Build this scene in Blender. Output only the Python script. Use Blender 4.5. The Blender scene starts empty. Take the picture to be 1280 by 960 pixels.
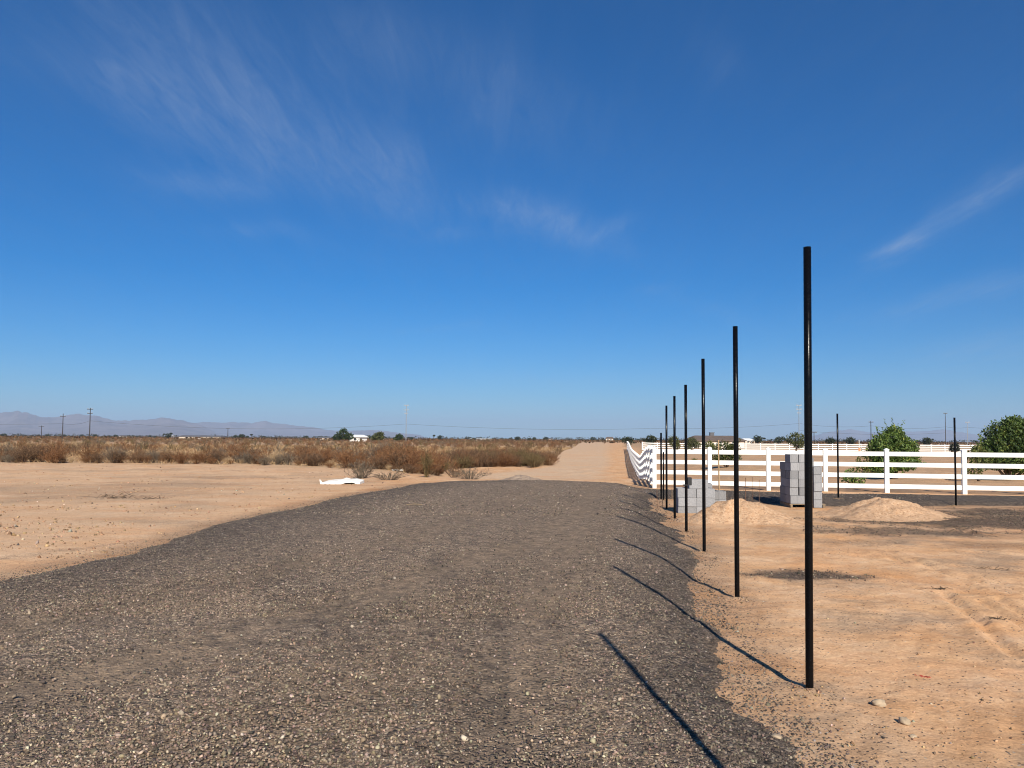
import bpy, math, random
import numpy as np
from mathutils import Matrix, Vector

scene = bpy.context.scene
col = scene.collection
random.seed(7)
RNG = np.random.default_rng(11)
R = math.radians

# ------------------------------------------------------------------ camera
F = 950.0                      # focal length in pixels of the 1280 px wide picture
PITCH, ROLL, SHIFT = R(2.5), R(0.40), 27.3 / 1280
CAMZ = 1.6
cam_d = bpy.data.cameras.new('camera')
cam_d.sensor_width = 36.0
cam_d.lens = F / 1280 * 36
cam_d.shift_y = SHIFT
cam_d.clip_start = 0.05
cam_d.clip_end = 60000
cam = bpy.data.objects.new('camera', cam_d)
CM = Matrix.Rotation(math.pi / 2 + PITCH, 4, 'X') @ Matrix.Rotation(ROLL, 4, 'Z')
CM.translation = (0, 0, CAMZ)
cam.matrix_world = CM
col.objects.link(cam)
scene.camera = cam

def ray(px, py):
    d = Vector(((px - 640) / F, (480 - py) / F + SHIFT * 1280 / F, -1.0))
    return CM.to_3x3() @ d

def atz(px, py, z=0.0):
    d = ray(px, py)
    t = (z - CAMZ) / d.z
    return Vector((d.x * t, d.y * t, z))

def atD(px, py, D):
    d = ray(px, py)
    t = D / d.y
    return Vector((d.x * t, D, CAMZ + d.z * t))

# ------------------------------------------------------------------ noise (numpy)
_perm = np.random.default_rng(3).permutation(256)
_perm = np.concatenate([_perm, _perm, _perm])
_ang = np.random.default_rng(4).uniform(0, 2 * np.pi, 256)
def pn(x, y):
    xi = np.floor(x).astype(int); yi = np.floor(y).astype(int)
    xf = x - xi; yf = y - yi
    u = xf * xf * xf * (xf * (xf * 6 - 15) + 10); v = yf * yf * yf * (yf * (yf * 6 - 15) + 10)
    def g(ix, iy, dx, dy):
        a = _ang[_perm[(_perm[ix & 255] + iy) & 255]]
        return np.cos(a) * dx + np.sin(a) * dy
    a = g(xi, yi, xf, yf); b = g(xi + 1, yi, xf - 1, yf)
    c = g(xi, yi + 1, xf, yf - 1); d = g(xi + 1, yi + 1, xf - 1, yf - 1)
    return (a + u * (b - a)) * (1 - v) + (c + u * (d - c)) * v
def fbm(x, y, s, o=4, seed=0):
    x = np.asarray(x, float) / s + 37.3 * seed; y = np.asarray(y, float) / s - 19.7 * seed
    r = 0; a = 1.0
    for k in range(o):
        r = r + a * pn(x, y); x = x * 2.03 + 5.1; y = y * 2.03 + 9.2; a *= 0.5
    return r
def ss(x, a, b):
    t = np.clip((np.asarray(x, float) - a) / (np.asarray(b) - a), 0, 1)
    return t * t * (3 - 2 * t)

# ------------------------------------------------------------------ terrain
FC = np.array([4.75, 25.4]); FD = np.array([0.143, 1.0])      # side fence: x = 4.75 + .143 (y - 25.4)
def hbase(x, y):
    x = np.asarray(x, float); y = np.asarray(y, float)
    xf = 4.75 + 0.143 * (y - 25.4)
    q = x / np.maximum(y, 1.0)
    dip = ss(y, 29, 46) * (1 - ss(y, 72, 118)) * ss(q, -0.17, -0.075)
    dip = dip * (1 - 0.72 * ss(x - xf, 0.5, 7))
    h = -0.70 * dip
    h = h - 0.2 * ss(y, 100, 135) * ss(x - xf, -2, 6)
    return h
def seg_dist(x, y, a, b):
    ax, ay = a; bx, by = b
    dx, dy = bx - ax, by - ay
    L = dx * dx + dy * dy
    t = np.clip(((x - ax) * dx + (y - ay) * dy) / L, 0, 1)
    return np.hypot(x - ax - t * dx, y - ay - t * dy), t
def poly_sd(x, y, P):
    d = np.full(np.shape(x), 1e9); inside = np.zeros(np.shape(x), bool)
    n = len(P)
    for i in range(n):
        a, b = P[i], P[(i + 1) % n]
        d = np.minimum(d, seg_dist(x, y, a, b)[0])
        c = ((a[1] > y) != (b[1] > y)) & (x < (b[0] - a[0]) * (y - a[1]) / (b[1] - a[1] + 1e-12) + a[0])
        inside ^= c
    return np.where(inside, d, -d)

def W(*pts): return [tuple(atz(px, py)[:2]) for px, py in pts]
ROADP = W((-60, 738), (0, 723), (60, 709), (130, 695), (190, 679), (240, 663), (285, 651), (345, 639), (385, 629), (450, 616),
          (510, 606), (560, 603.5), (600, 602.6), (650, 602), (700, 602), (750, 604), (790, 607.5), (818, 613))
ROADP += W((830, 612.5), (880, 613.5), (960, 616.5), (1060, 619), (1200, 620.5), (1330, 621.5))
ROADP += W((1330, 634), (1200, 633), (1120, 634), (1040, 634.5), (990, 632), (940, 629), (890, 626.5), (850, 624.5), (822, 624))
ROADP += W((832, 640), (846, 655), (862, 676), (872, 695), (884, 722), (900, 752), (916, 790), (942, 828), (968, 868), (996, 905), (1040, 948), (1120, 1030))
ROADP += [(1.40, 1.6), (1.3, -2), (1.5, -8), (-14, -8), (-14, 6.2)]
def gsd(x, y):
    d = poly_sd(x, y, ROADP)
    return d + 0.11 + 0.20 * fbm(x, y, 2.4, 2, 4) + 0.16 * fbm(x, y, 0.9, 3, 1) + 0.05 * fbm(x, y, 0.14, 2, 2)
PATCH = [(atz(1008, 719)[:2], 0.68, 0.42, 1), (atz(1235, 652)[:2], 3.6, 1.8, 1), (atz(1130, 664)[:2], 2.0, 0.9, .8), (atz(1060, 650)[:2], 1.3, 0.6, .6),
         (atz(1330, 652)[:2], 2.6, 1.9, 1), (atz(1300, 642)[:2], 3.6, 1.6, 1), (atz(1080, 678)[:2], 1.3, .5, .35), (atz(1250, 682)[:2], 1.4, .5, .4),
         (atz(90, 613)[:2], 5.0, 3.2, .22), (atz(210, 606)[:2], 3.5, 1.6, .30), (atz(300, 597)[:2], 4.0, 1.2, .25), (atz(225, 652)[:2], 1.2, .4, .2)]
STREAK = W((-80, 708), (0, 698), (60, 690), (120, 683), (165, 675))
def patch_mask(x, y):
    m = np.zeros(np.shape(x))
    for a, b in zip(STREAK[:-1], STREAK[1:]):
        d = seg_dist(x, y, a, b)[0] + .18 * fbm(x, y, .5, 3, 6)
        m = np.maximum(m, .30 * (1 - ss(d + .25 * fbm(x, y, .16, 2, 18), .0, .2)) * ss(fbm(x, y, 1.3, 2, 19), -.15, .15))
    for (c, rx, ry, st) in PATCH:
        q = np.sqrt(((x - c[0]) / rx) ** 2 + ((y - c[1]) / ry) ** 2)
        m = np.maximum(m, st * (1 - ss(q + 0.55 * fbm(x, y, 0.7, 3, 5) + .35 * fbm(x, y, .2, 2, 15), 0.35, 1.2)))
    return m
GROOVES = [(W((925, 664), (1040, 692), (1160, 706), (1310, 716)), .10, .012), (W((1010, 668), (1120, 684), (1220, 692), (1320, 697)), .10, .012),
           (W((1060, 960), (1110, 860), (1160, 780), (1230, 700)), .05, .003), (W((1270, 960), (1265, 900), (1262, 850)), .05, .004),
           (W((1178, 742), (1225, 780), (1268, 822)), .05, .020), (W((1140, 700), (1176, 716), (1215, 727)), .06, .016),
           (W((1190, 722), (1245, 746)), .035, .014), (W((1206, 720), (1262, 744)), .035, .014), (W((1222, 719), (1280, 743)), .035, .014),
           (W((1120, 722), (1150, 738)), .035, .014), (W((1225, 752), (1290, 790)), .04, .018), (W((1245, 750), (1310, 786)), .04, .018),
           (W((1095, 690), (1135, 706)), .05, .016), (W((1105, 688), (1165, 708)), .05, .016), (W((1200, 660), (1216, 668)), .08, .03),
           (W((900, 662), (960, 668), (1040, 671)), .05, .018), (W((180, 611), (240, 612), (330, 609)), .10, .03)]
POSTXY = W((1012, 865), (921.5, 750), (880.3, 690), (858, 667), (843.5, 650), (1048, 627), (1195, 633))
def hdetail(x, y):
    D = np.hypot(x, y)
    h = 0.020 * fbm(x, y, 2.2, 3, 7) * (1 + 2 * ss(D, 20, 60))
    near = 1 - ss(D, 12, 22)
    h = h + near * (0.012 * fbm(x, y, 0.45, 3, 8) + 0.005 * fbm(x, y, 0.12, 2, 9))
    for (qx, qy) in POSTXY:
        dd = np.hypot(x - qx, y - qy)
        h = h + .022 * np.exp(-(dd / .13) ** 2) * (1 + 1.2 * fbm(x, y, .12, 2, 16)) - .012 * np.exp(-((dd - .3) / .1) ** 2)
    # trampled, scuffed ground on the right
    sc = ss(x, 2.2, 3.6) * (1 - ss(y, 11, 15))
    h = h + sc * (0.028 * np.abs(fbm(x + 0.3 * fbm(x, y, .8, 2, 3), y, 0.5, 3, 12)) + .012 * np.abs(fbm(x, y, .19, 2, 13)) * ss(fbm(x, y, 1.4, 2, 17), -.1, .3))
    # crusty lumps in the distance before the shrubs
    lum = ss(y, 24, 34) * (1 - ss(y, 60, 80))
    h = h + lum * 0.08 * fbm(x, y, 1.3, 3, 14)
    for pts, w, dep in GROOVES:
        for a, b in zip(pts[:-1], pts[1:]):
            d, t = seg_dist(x, y, a, b)
            d = d + 0.02 * fbm(x, y, .3, 2, 21)
            dep_ = dep * 1.35
            h = h - dep_ * np.exp(-(d / w) ** 2) + 0.6 * dep_ * np.exp(-((d - 2 * w) / w) ** 2)
    return h
def hgravel(x, y, sd):
    t = ss(sd, -0.15, 0.9)
    h = -0.06 + 0.155 * t
    h = h + 0.012 * fbm(x, y, 0.8, 3, 31) + 0.03 * fbm(x, y, 3.0, 2, 32) * t
    return h
def hz(x, y): return float(hbase(np.array([x]), np.array([y]))[0] + hdetail(np.array([x]), np.array([y]))[0])
def htop(x, y):
    x = np.asarray(x, float); y = np.asarray(y, float)
    g = hbase(x, y) + hdetail(x, y)
    gs = poly_sd(x, y, ROADP)
    return np.where(gs > -.6, np.maximum(g, hbase(x, y) + hgravel(x, y, gsd(x, y))), g)
def htop1(x, y): return float(htop(np.array([x]), np.array([y]))[0])
def atg(px, py):
    """point where the line of sight meets the smooth ground"""
    z = 0.0
    for _ in range(12):
        p = atz(px, py, z); z = 0.5 * z + 0.5 * float(hbase(p.x, p.y))
    return p

# ------------------------------------------------------------------ materials
def mat(name, base=(.5, .5, .5), rough=.8, metal=0.0, noise=0.0, nscale=8.0, spec=.5):
    m = bpy.data.materials.new(name); m.use_nodes = True
    nt = m.node_tree; b = nt.nodes['Principled BSDF']
    b.inputs['Roughness'].default_value = rough; b.inputs['Metallic'].default_value = metal
    b.inputs['Specular IOR Level'].default_value = spec
    b.inputs['Base Color'].default_value = (*base, 1)
    if noise > 0:
        tc = nt.nodes.new('ShaderNodeTexCoord'); n = nt.nodes.new('ShaderNodeTexNoise')
        n.inputs['Scale'].default_value = nscale; n.inputs['Detail'].default_value = 5
        r = nt.nodes.new('ShaderNodeValToRGB')
        r.color_ramp.elements[0].position = .3; r.color_ramp.elements[1].position = .7
        r.color_ramp.elements[0].color = (*[c * (1 - noise) for c in base], 1)
        r.color_ramp.elements[1].color = (*[min(1, c * (1 + noise)) for c in base], 1)
        nt.links.new(tc.outputs['Object'], n.inputs['Vector']); nt.links.new(n.outputs['Fac'], r.inputs['Fac'])
        nt.links.new(r.outputs['Color'], b.inputs['Base Color'])
    return m
class NT:
    def __init__(s, m): s.t = m.node_tree
    def n(s, typ, **k):
        nd = s.t.nodes.new(typ)
        for a, v in k.items():
            if a.startswith('i_'): nd.inputs[a[2:].replace('_', ' ')].default_value = v
            else: setattr(nd, a, v)
        return nd
    def l(s, a, b): s.t.links.new(a, b)
    def mix(s, fac, a, b, bt='MIX'):
        m = s.n('ShaderNodeMix', data_type='RGBA', blend_type=bt)
        for i, v in ((0, fac), (6, a), (7, b)):
            if isinstance(v, bpy.types.NodeSocket): s.l(v, m.inputs[i])
            elif i == 0: m.inputs[0].default_value = v
            else: m.inputs[i].default_value = (*v, 1)
        return m.outputs[2]
    def ramp(s, fac, stops):
        r = s.n('ShaderNodeValToRGB'); e = r.color_ramp.elements
        while len(e) < len(stops): e.new(.5)
        for el, (p, c) in zip(e, stops):
            el.position = p; el.color = (*c, 1) if len(c) == 3 else c
        s.l(fac, r.inputs['Fac']); return r.outputs['Color']
    def math(s, op, a, b=0.0, clamp=False):
        m = s.n('ShaderNodeMath', operation=op, use_clamp=clamp)
        for i, v in enumerate((a, b)):
            if isinstance(v, bpy.types.NodeSocket): s.l(v, m.inputs[i])
            else: m.inputs[i].default_value = v
        return m.outputs[0]
    def noise(s, vec, scale, detail=4, rough=.55):
        n = s.n('ShaderNodeTexNoise'); n.inputs['Scale'].default_value = scale; n.inputs['Detail'].default_value = detail
        n.inputs['Roughness'].default_value = rough; s.l(vec, n.inputs['Vector']); return n.outputs['Fac']
    def vor(s, vec, scale, feature='F1', out='Color'):
        n = s.n('ShaderNodeTexVoronoi'); n.feature = feature; n.inputs['Scale'].default_value = scale; s.l(vec, n.inputs['Vector'])
        return n.outputs[out]

SAND_A, SAND_B, SAND_C = (.44, .245, .123), (.57, .352, .193), (.52, .272, .125)
def ground_material():
    m = bpy.data.materials.new('desert_sand'); m.use_nodes = True
    k = NT(m); b = m.node_tree.nodes['Principled BSDF']
    b.inputs['Roughness'].default_value = .95; b.inputs['Specular IOR Level'].default_value = .1
    P = k.n('ShaderNodeTexCoord').outputs['Object']
    at = k.n('ShaderNodeAttribute', attribute_name='mask')
    sep = k.n('ShaderNodeSeparateColor'); k.l(at.outputs['Color'], sep.inputs['Color'])
    grey, grav, pale = sep.outputs; scrub = at.outputs['Alpha']
    big = k.noise(P, .35, 5, .6); mid = k.noise(P, 2.3, 5, .65); fine = k.noise(P, 38, 3, .7)
    c = k.ramp(big, [(.36, SAND_A), (.5, SAND_B), (.62, SAND_C)])
    c = k.mix(k.ramp(k.noise(P, .9, 6, .7), [(.42, (0, 0, 0)), (.62, (.7, .7, .7))]), c, (.67, .465, .300))
    c = k.mix(k.ramp(mid, [(.40, (0, 0, 0)), (.66, (.55, .55, .55))]), c, (.51, .285, .140))
    c = k.mix(pale, c, (.52, .37, .245))
    c = k.mix(k.math('MULTIPLY', grey, .75), c, (.33, .235, .155))
    mps = k.n('ShaderNodeMapping'); mps.inputs['Scale'].default_value = (.22, .95, 1); k.l(P, mps.inputs['Vector'])
    c = k.mix(k.ramp(k.noise(mps.outputs[0], 1.1, 6, .7), [(.47, (0, 0, 0)), (.62, (.42, .42, .42))]), c, (.54, .285, .14))
    # grit
    g1 = k.vor(P, 55, 'F1', 'Color'); s1 = k.n('ShaderNodeSeparateColor'); k.l(g1, s1.inputs['Color'])
    d1 = k.vor(P, 55, 'F1', 'Distance')
    th = k.math('SUBTRACT', .94, k.math('MULTIPLY', k.math('ADD', grav, k.math('MULTIPLY', grey, .10)), .8))
    spk = k.math('GREATER_THAN', s1.outputs[0], th)
    spk = k.math('MULTIPLY', spk, k.math('LESS_THAN', d1, .42))
    sc = k.ramp(s1.outputs[1], [(.0, (.055, .045, .04)), (.55, (.12, .09, .07)), (.85, (.22, .17, .13)), (1, (.5, .42, .33))])
    c = k.mix(spk, c, sc)
    c = k.mix(k.math('MULTIPLY', grav, k.math('ADD', .35, k.math('MULTIPLY', k.noise(P, 9, 4), .9)), True), c, (.055, .046, .041))
    c = k.mix(.8, c, k.ramp(fine, [(.3, (.38, .38, .38)), (.7, (.62, .62, .62))]), 'OVERLAY')
    c = k.mix(.6, c, k.ramp(k.noise(P, 7, 6, .75), [(.35, (.40, .39, .38)), (.5, (.51, .51, .51)), (.68, (.60, .60, .60))]), 'OVERLAY')
    # straw and litter under the scrub
    lit = k.ramp(k.noise(P, .9, 6, .7), [(.35, (.29, .185, .105)), (.5, (.41, .275, .16)), (.65, (.23, .14, .08))])
    c = k.mix(k.math('MULTIPLY', scrub, .8), c, lit)
    k.l(c, b.inputs['Base Color'])
    h = k.math('ADD', k.math('MULTIPLY', mid, .6), k.math('ADD', k.math('MULTIPLY', k.noise(P, 14, 5, .7), .35), k.math('MULTIPLY', fine, .12)))
    h = k.math('ADD', h, k.math('MULTIPLY', spk, .25))
    bp = k.n('ShaderNodeBump'); bp.inputs['Strength'].default_value = .8; bp.inputs['Distance'].default_value = .035
    k.l(h, bp.inputs['Height']); k.l(bp.outputs['Normal'], b.inputs['Normal'])
    return m
STONES = [(p_, tuple(v_ * f_ for v_, f_ in zip(c_, (1.07, 1.04, 1.0)))) for p_, c_ in [(.0, (.048, .039, .033)), (.20, (.088, .070, .058)), (.40, (.150, .117, .091)), (.66, (.215, .163, .120)), (.83, (.28, .215, .160)),
          (.93, (.35, .285, .22)), (.975, (.42, .34, .25)), (1, (.50, .43, .34))]]
def gravel_material():
    m = bpy.data.materials.new('dark_gravel'); m.use_nodes = True
    k = NT(m); b = m.node_tree.nodes['Principled BSDF']
    b.inputs['Roughness'].default_value = .9; b.inputs['Specular IOR Level'].default_value = .2
    P = k.n('ShaderNodeTexCoord').outputs['Object']
    at = k.n('ShaderNodeAttribute', attribute_name='mask')
    sep = k.n('ShaderNodeSeparateColor'); k.l(at.outputs['Color'], sep.inputs['Color'])
    dust = sep.outputs[0]; edge = sep.outputs[1]; clean = sep.outputs[2]
    wob = k.n('ShaderNodeVectorMath', operation='ADD'); k.l(P, wob.inputs[0])
    wn = k.n('ShaderNodeTexNoise'); wn.inputs['Scale'].default_value = 30; k.l(P, wn.inputs['Vector'])
    ws = k.n('ShaderNodeVectorMath', operation='SCALE'); ws.inputs['Scale'].default_value = .018; k.l(wn.outputs['Color'], ws.inputs[0]); k.l(ws.outputs[0], wob.inputs[1])
    V = wob.outputs[0]
    v1 = k.n('ShaderNodeTexVoronoi'); v1.inputs['Scale'].default_value = 44; k.l(V, v1.inputs['Vector'])
    v2 = k.n('ShaderNodeTexVoronoi'); v2.inputs['Scale'].default_value = 105; k.l(V, v2.inputs['Vector'])
    s1 = k.n('ShaderNodeSeparateColor'); k.l(v1.outputs['Color'], s1.inputs['Color'])
    s2 = k.n('ShaderNodeSeparateColor'); k.l(v2.outputs['Color'], s2.inputs['Color'])
    c1 = k.ramp(s1.outputs[0], STONES); c2 = k.ramp(s2.outputs[0], STONES)
    big = k.math('GREATER_THAN', s1.outputs[2], .42)
    c = k.mix(big, c2, c1)
    blot = k.noise(P, .7, 5, .65)
    brown = k.ramp(k.noise(P, 26, 4, .7), [(.3, (.17, .123, .083)), (.55, (.25, .185, .126)), (.75, (.31, .232, .16))])
    f = k.math('MULTIPLY', k.math('ADD', dust, k.math('MULTIPLY', k.math('SUBTRACT', blot, .47), .9)), k.math('ADD', .45, k.math('MULTIPLY', s1.outputs[1], .6)), True)
    c = k.mix(f, c, brown)
    c = k.mix(1.0, c, k.ramp(k.noise(P, 8, 4, .75), [(.36, (.62, .62, .64)), (.52, (1.02, 1.0, .98)), (.66, (1.42, 1.36, 1.28))]), 'MULTIPLY')
    c = k.mix(clean, c, k.mix(1.0, c, (.50, .52, .56), 'MULTIPLY'))
    c = k.mix(k.math('MULTIPLY', edge, k.noise(P, 16, 3)), c, (.34, .22, .13))
    k.l(c, b.inputs['Base Color'])
    h1 = k.math('SUBTRACT', 1, k.math('MULTIPLY', v1.outputs['Distance'], 1.5)); h2 = k.math('SUBTRACT', 1, v2.outputs['Distance'])
    h = k.math('ADD', k.math('MULTIPLY', k.math('MULTIPLY', h1, big), 1.0), k.math('MULTIPLY', h2, .4))
    h = k.math('ADD', h, k.math('MULTIPLY', s1.outputs[0], .5))
    bp = k.n('ShaderNodeBump'); bp.inputs['Strength'].default_value = .9; bp.inputs['Distance'].default_value = .014
    k.l(h, bp.inputs['Height']); k.l(bp.outputs['Normal'], b.inputs['Normal'])
    return m
def attr_material(name, rough=.85, spec=.2, trans=0.0):
    m = bpy.data.materials.new(name); m.use_nodes = True
    k = NT(m); b = m.node_tree.nodes['Principled BSDF']
    b.inputs['Roughness'].default_value = rough; b.inputs['Specular IOR Level'].default_value = spec
    at = k.n('ShaderNodeAttribute', attribute_name='tint')
    P = k.n('ShaderNodeTexCoord').outputs['Object']
    c = k.mix(.35, at.outputs['Color'], k.ramp(k.noise(P, 60, 3, .7), [(.3, (.3, .3, .3)), (.7, (.7, .7, .7))]), 'OVERLAY')
    k.l(c, b.inputs['Base Color'])
    if trans > 0:
        t = k.n('ShaderNodeBsdfTranslucent'); k.l(at.outputs['Color'], t.inputs['Color'])
        mx = k.n('ShaderNodeMixShader'); mx.inputs[0].default_value = trans
        out = m.node_tree.nodes['Material Output']
        k.l(b.outputs[0], mx.inputs[1]); k.l(t.outputs[0], mx.inputs[2]); k.l(mx.outputs[0], out.inputs['Surface'])
    return m
def post_material():
    m = mat('black_painted_steel', (.003, .003, .0035), .3, 0.0, spec=.16)
    k = NT(m); b = m.node_tree.nodes['Principled BSDF']
    P = k.n('ShaderNodeTexCoord').outputs['Object']
    n = k.noise(P, 35, 5, .7)
    k.l(k.ramp(n, [(.35, (.17, .17, .17)), (.7, (.36, .36, .36))]), b.inputs['Roughness'])
    mp = k.n('ShaderNodeMapping'); mp.inputs['Scale'].default_value = (40, 40, 7); k.l(P, mp.inputs['Vector'])
    n2 = k.noise(mp.outputs[0], 1, 6, .75)
    k.l(k.ramp(n2, [(.64, (.003, .003, .0035)), (.74, (.02, .014, .011)), (.84, (.08, .06, .05))]), b.inputs['Base Color'])
    bp = k.n('ShaderNodeBump'); bp.inputs['Strength'].default_value = .15; bp.inputs['Distance'].default_value = .003
    k.l(n, bp.inputs['Height']); k.l(bp.outputs['Normal'], b.inputs['Normal'])
    return m
def block_material():
    m = mat('concrete_block', (.36, .36, .365), .95, 0, spec=.1)
    k = NT(m); b = m.node_tree.nodes['Principled BSDF']
    P = k.n('ShaderNodeTexCoord').outputs['Object']
    oi = k.n('ShaderNodeObjectInfo')
    c = k.ramp(k.noise(P, 45, 4, .8), [(.25, (.17, .17, .176)), (.5, (.255, .255, .262)), (.8, (.33, .328, .325))])
    v = k.math('ADD', .74, k.math('MULTIPLY', oi.outputs['Random'], .46))
    cv = k.n('ShaderNodeCombineColor')
    for i in range(3): k.l(v, cv.inputs[i])
    c = k.mix(1.0, c, cv.outputs[0], 'MULTIPLY')
    k.l(c, b.inputs['Base Color'])
    bp = k.n('ShaderNodeBump'); bp.inputs['Strength'].default_value = .5; bp.inputs['Distance'].default_value = .004
    k.l(k.noise(P, 120, 3, .8), bp.inputs['Height']); k.l(bp.outputs['Normal'], b.inputs['Normal'])
    return m
def heap_material(name, stops, spk=(.62, .47, .33)):
    m = bpy.data.materials.new(name); m.use_nodes = True
    k = NT(m); b = m.node_tree.nodes['Principled BSDF']
    b.inputs['Roughness'].default_value = .95; b.inputs['Specular IOR Level'].default_value = .1
    P = k.n('ShaderNodeTexCoord').outputs['Object']
    c = k.ramp(k.noise(P, 6, 5, .7), stops)
    v = k.n('ShaderNodeTexVoronoi'); v.inputs['Scale'].default_value = 38; k.l(P, v.inputs['Vector'])
    s = k.n('ShaderNodeSeparateColor'); k.l(v.outputs['Color'], s.inputs['Color'])
    c = k.mix(k.math('MULTIPLY', k.math('GREATER_THAN', s.outputs[0], .78), .32), c, spk)
    c = k.mix(k.math('MULTIPLY', k.math('LESS_THAN', s.outputs[0], .12), .5), c, (.2, .12, .07))
    k.l(c, b.inputs['Base Color'])
    h = k.math('ADD', k.math('SUBTRACT', 1, v.outputs['Distance']), k.noise(P, 40, 3, .7))
    bp = k.n('ShaderNodeBump'); bp.inputs['Strength'].default_value = .7; bp.inputs['Distance'].default_value = .02
    k.l(h, bp.inputs['Height']); k.l(bp.outputs['Normal'], b.inputs['Normal'])
    return m

M = {}
M['ground'] = ground_material(); M['gravel'] = gravel_material()
M['stone'] = attr_material('gravel_stone', .85, .25)
M['leaf'] = attr_material('leaf', .55, .4, .35)
M['twig'] = attr_material('dry_twig', .9, .1, .12)
M['post'] = post_material()
M['vinyl'] = mat('white_vinyl', (.80, .79, .75), .45, 0, .03, 3, .4)
M['block'] = block_material()
M['pallet'] = mat('weathered_pallet_wood', (.22, .16, .10), .9, 0, .3, 9)
M['heap'] = heap_material('heaped_sand', [(.3, (.37, .225, .125)), (.5, (.48, .31, .19)), (.7, (.45, .265, .145))])
M['greyheap'] = heap_material('heaped_grit', [(.3, (.16, .12, .095)), (.5, (.26, .20, .155)), (.7, (.33, .25, .18))], (.42, .34, .27))
M['bark'] = mat('bark', (.12, .085, .06), .95, 0, .35, 14)
M['stake'] = mat('raw_pine', (.33, .215, .11), .8, 0, .2, 10)
M['rebar'] = mat('rusty_rebar', (.13, .065, .04), .85, 0, .4, 30)
M['plasticblack'] = mat('black_plastic', (.012, .012, .013), .5, 0, .2, 20)
M['panelwhite'] = mat('chalky_white_board', (.78, .75, .68), .7, 0, .08, 5)
M['polewood'] = mat('weathered_pole_wood', (.035, .028, .025), .9, 0, .3, 2)
M['polesteel'] = mat('galvanised_steel', (.30, .31, .32), .55, .5, .1, 2)
M['wire'] = mat('power_cable', (.04, .04, .045), .6)
M['insul'] = mat('grey_porcelain', (.35, .36, .38), .3)
M['stucco'] = mat('pale_stucco', (.56, .47, .37), .9, 0, .06, .6)
M['whitewall'] = mat('white_stucco', (.74, .72, .68), .9, 0, .05, .6)
M['roofbrown'] = mat('brown_shingle', (.115, .085, .068), .9, 0, .2, 1.2)
M['roofgrey'] = mat('grey_shingle', (.10, .10, .11), .9, 0, .2, 1.2)
M['roofwhite'] = mat('white_metal_roof', (.74, .74, .72), .6, 0, .04, .8)
M['glass'] = mat('window_glass', (.03, .035, .04), .1)
M['rocktan'] = mat('pale_limestone', (.36, .275, .185), .9, 0, .2, 25)
M['red'] = mat('red_plastic', (.40, .045, .03), .5)
M['orange'] = mat('orange_plastic', (.50, .22, .10), .6)

# ------------------------------------------------------------------ object helpers
def tag(o, label=None, cat=None, group=None, kind=None):
    if label: o['label'] = label
    if cat: o['category'] = cat
    if group: o['group'] = group
    if kind: o['kind'] = kind
    return o
def empty(name, loc, rz=0.0):
    o = bpy.data.objects.new(name, None); o.location = loc; o.rotation_euler = (0, 0, rz)
    o.empty_display_size = .1
    col.objects.link(o); return o
def link(name, me, parent=None, loc=None, rz=0.0):
    o = bpy.data.objects.new(name, me); col.objects.link(o)
    if parent: o.parent = parent
    if loc is not None: o.location = loc
    if rz: o.rotation_euler = (0, 0, rz)
    return o
def np_mesh(name, V, faces, m, tint=None, smooth=False, attr='tint'):
    """V (n,3); faces: int array (m,k)"""
    V = np.ascontiguousarray(V, np.float32); faces = np.ascontiguousarray(faces, np.int32)
    me = bpy.data.meshes.new(name)
    k = faces.shape[1]
    me.vertices.add(len(V)); me.vertices.foreach_set('co', V.ravel())
    me.loops.add(faces.size); me.loops.foreach_set('vertex_index', faces.ravel())
    me.polygons.add(len(faces)); me.polygons.foreach_set('loop_start', np.arange(0, faces.size, k, dtype=np.int32))
    me.update(calc_edges=True)
    if smooth: me.polygons.foreach_set('use_smooth', np.ones(len(faces), bool))
    if tint is not None:
        a = me.color_attributes.new(attr, 'FLOAT_COLOR', 'POINT')
        t = np.ones((len(V), 4), np.float32); t[:, :tint.shape[1]] = tint
        a.data.foreach_set('color', t.ravel())
    me.materials.append(m)
    return me
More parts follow.
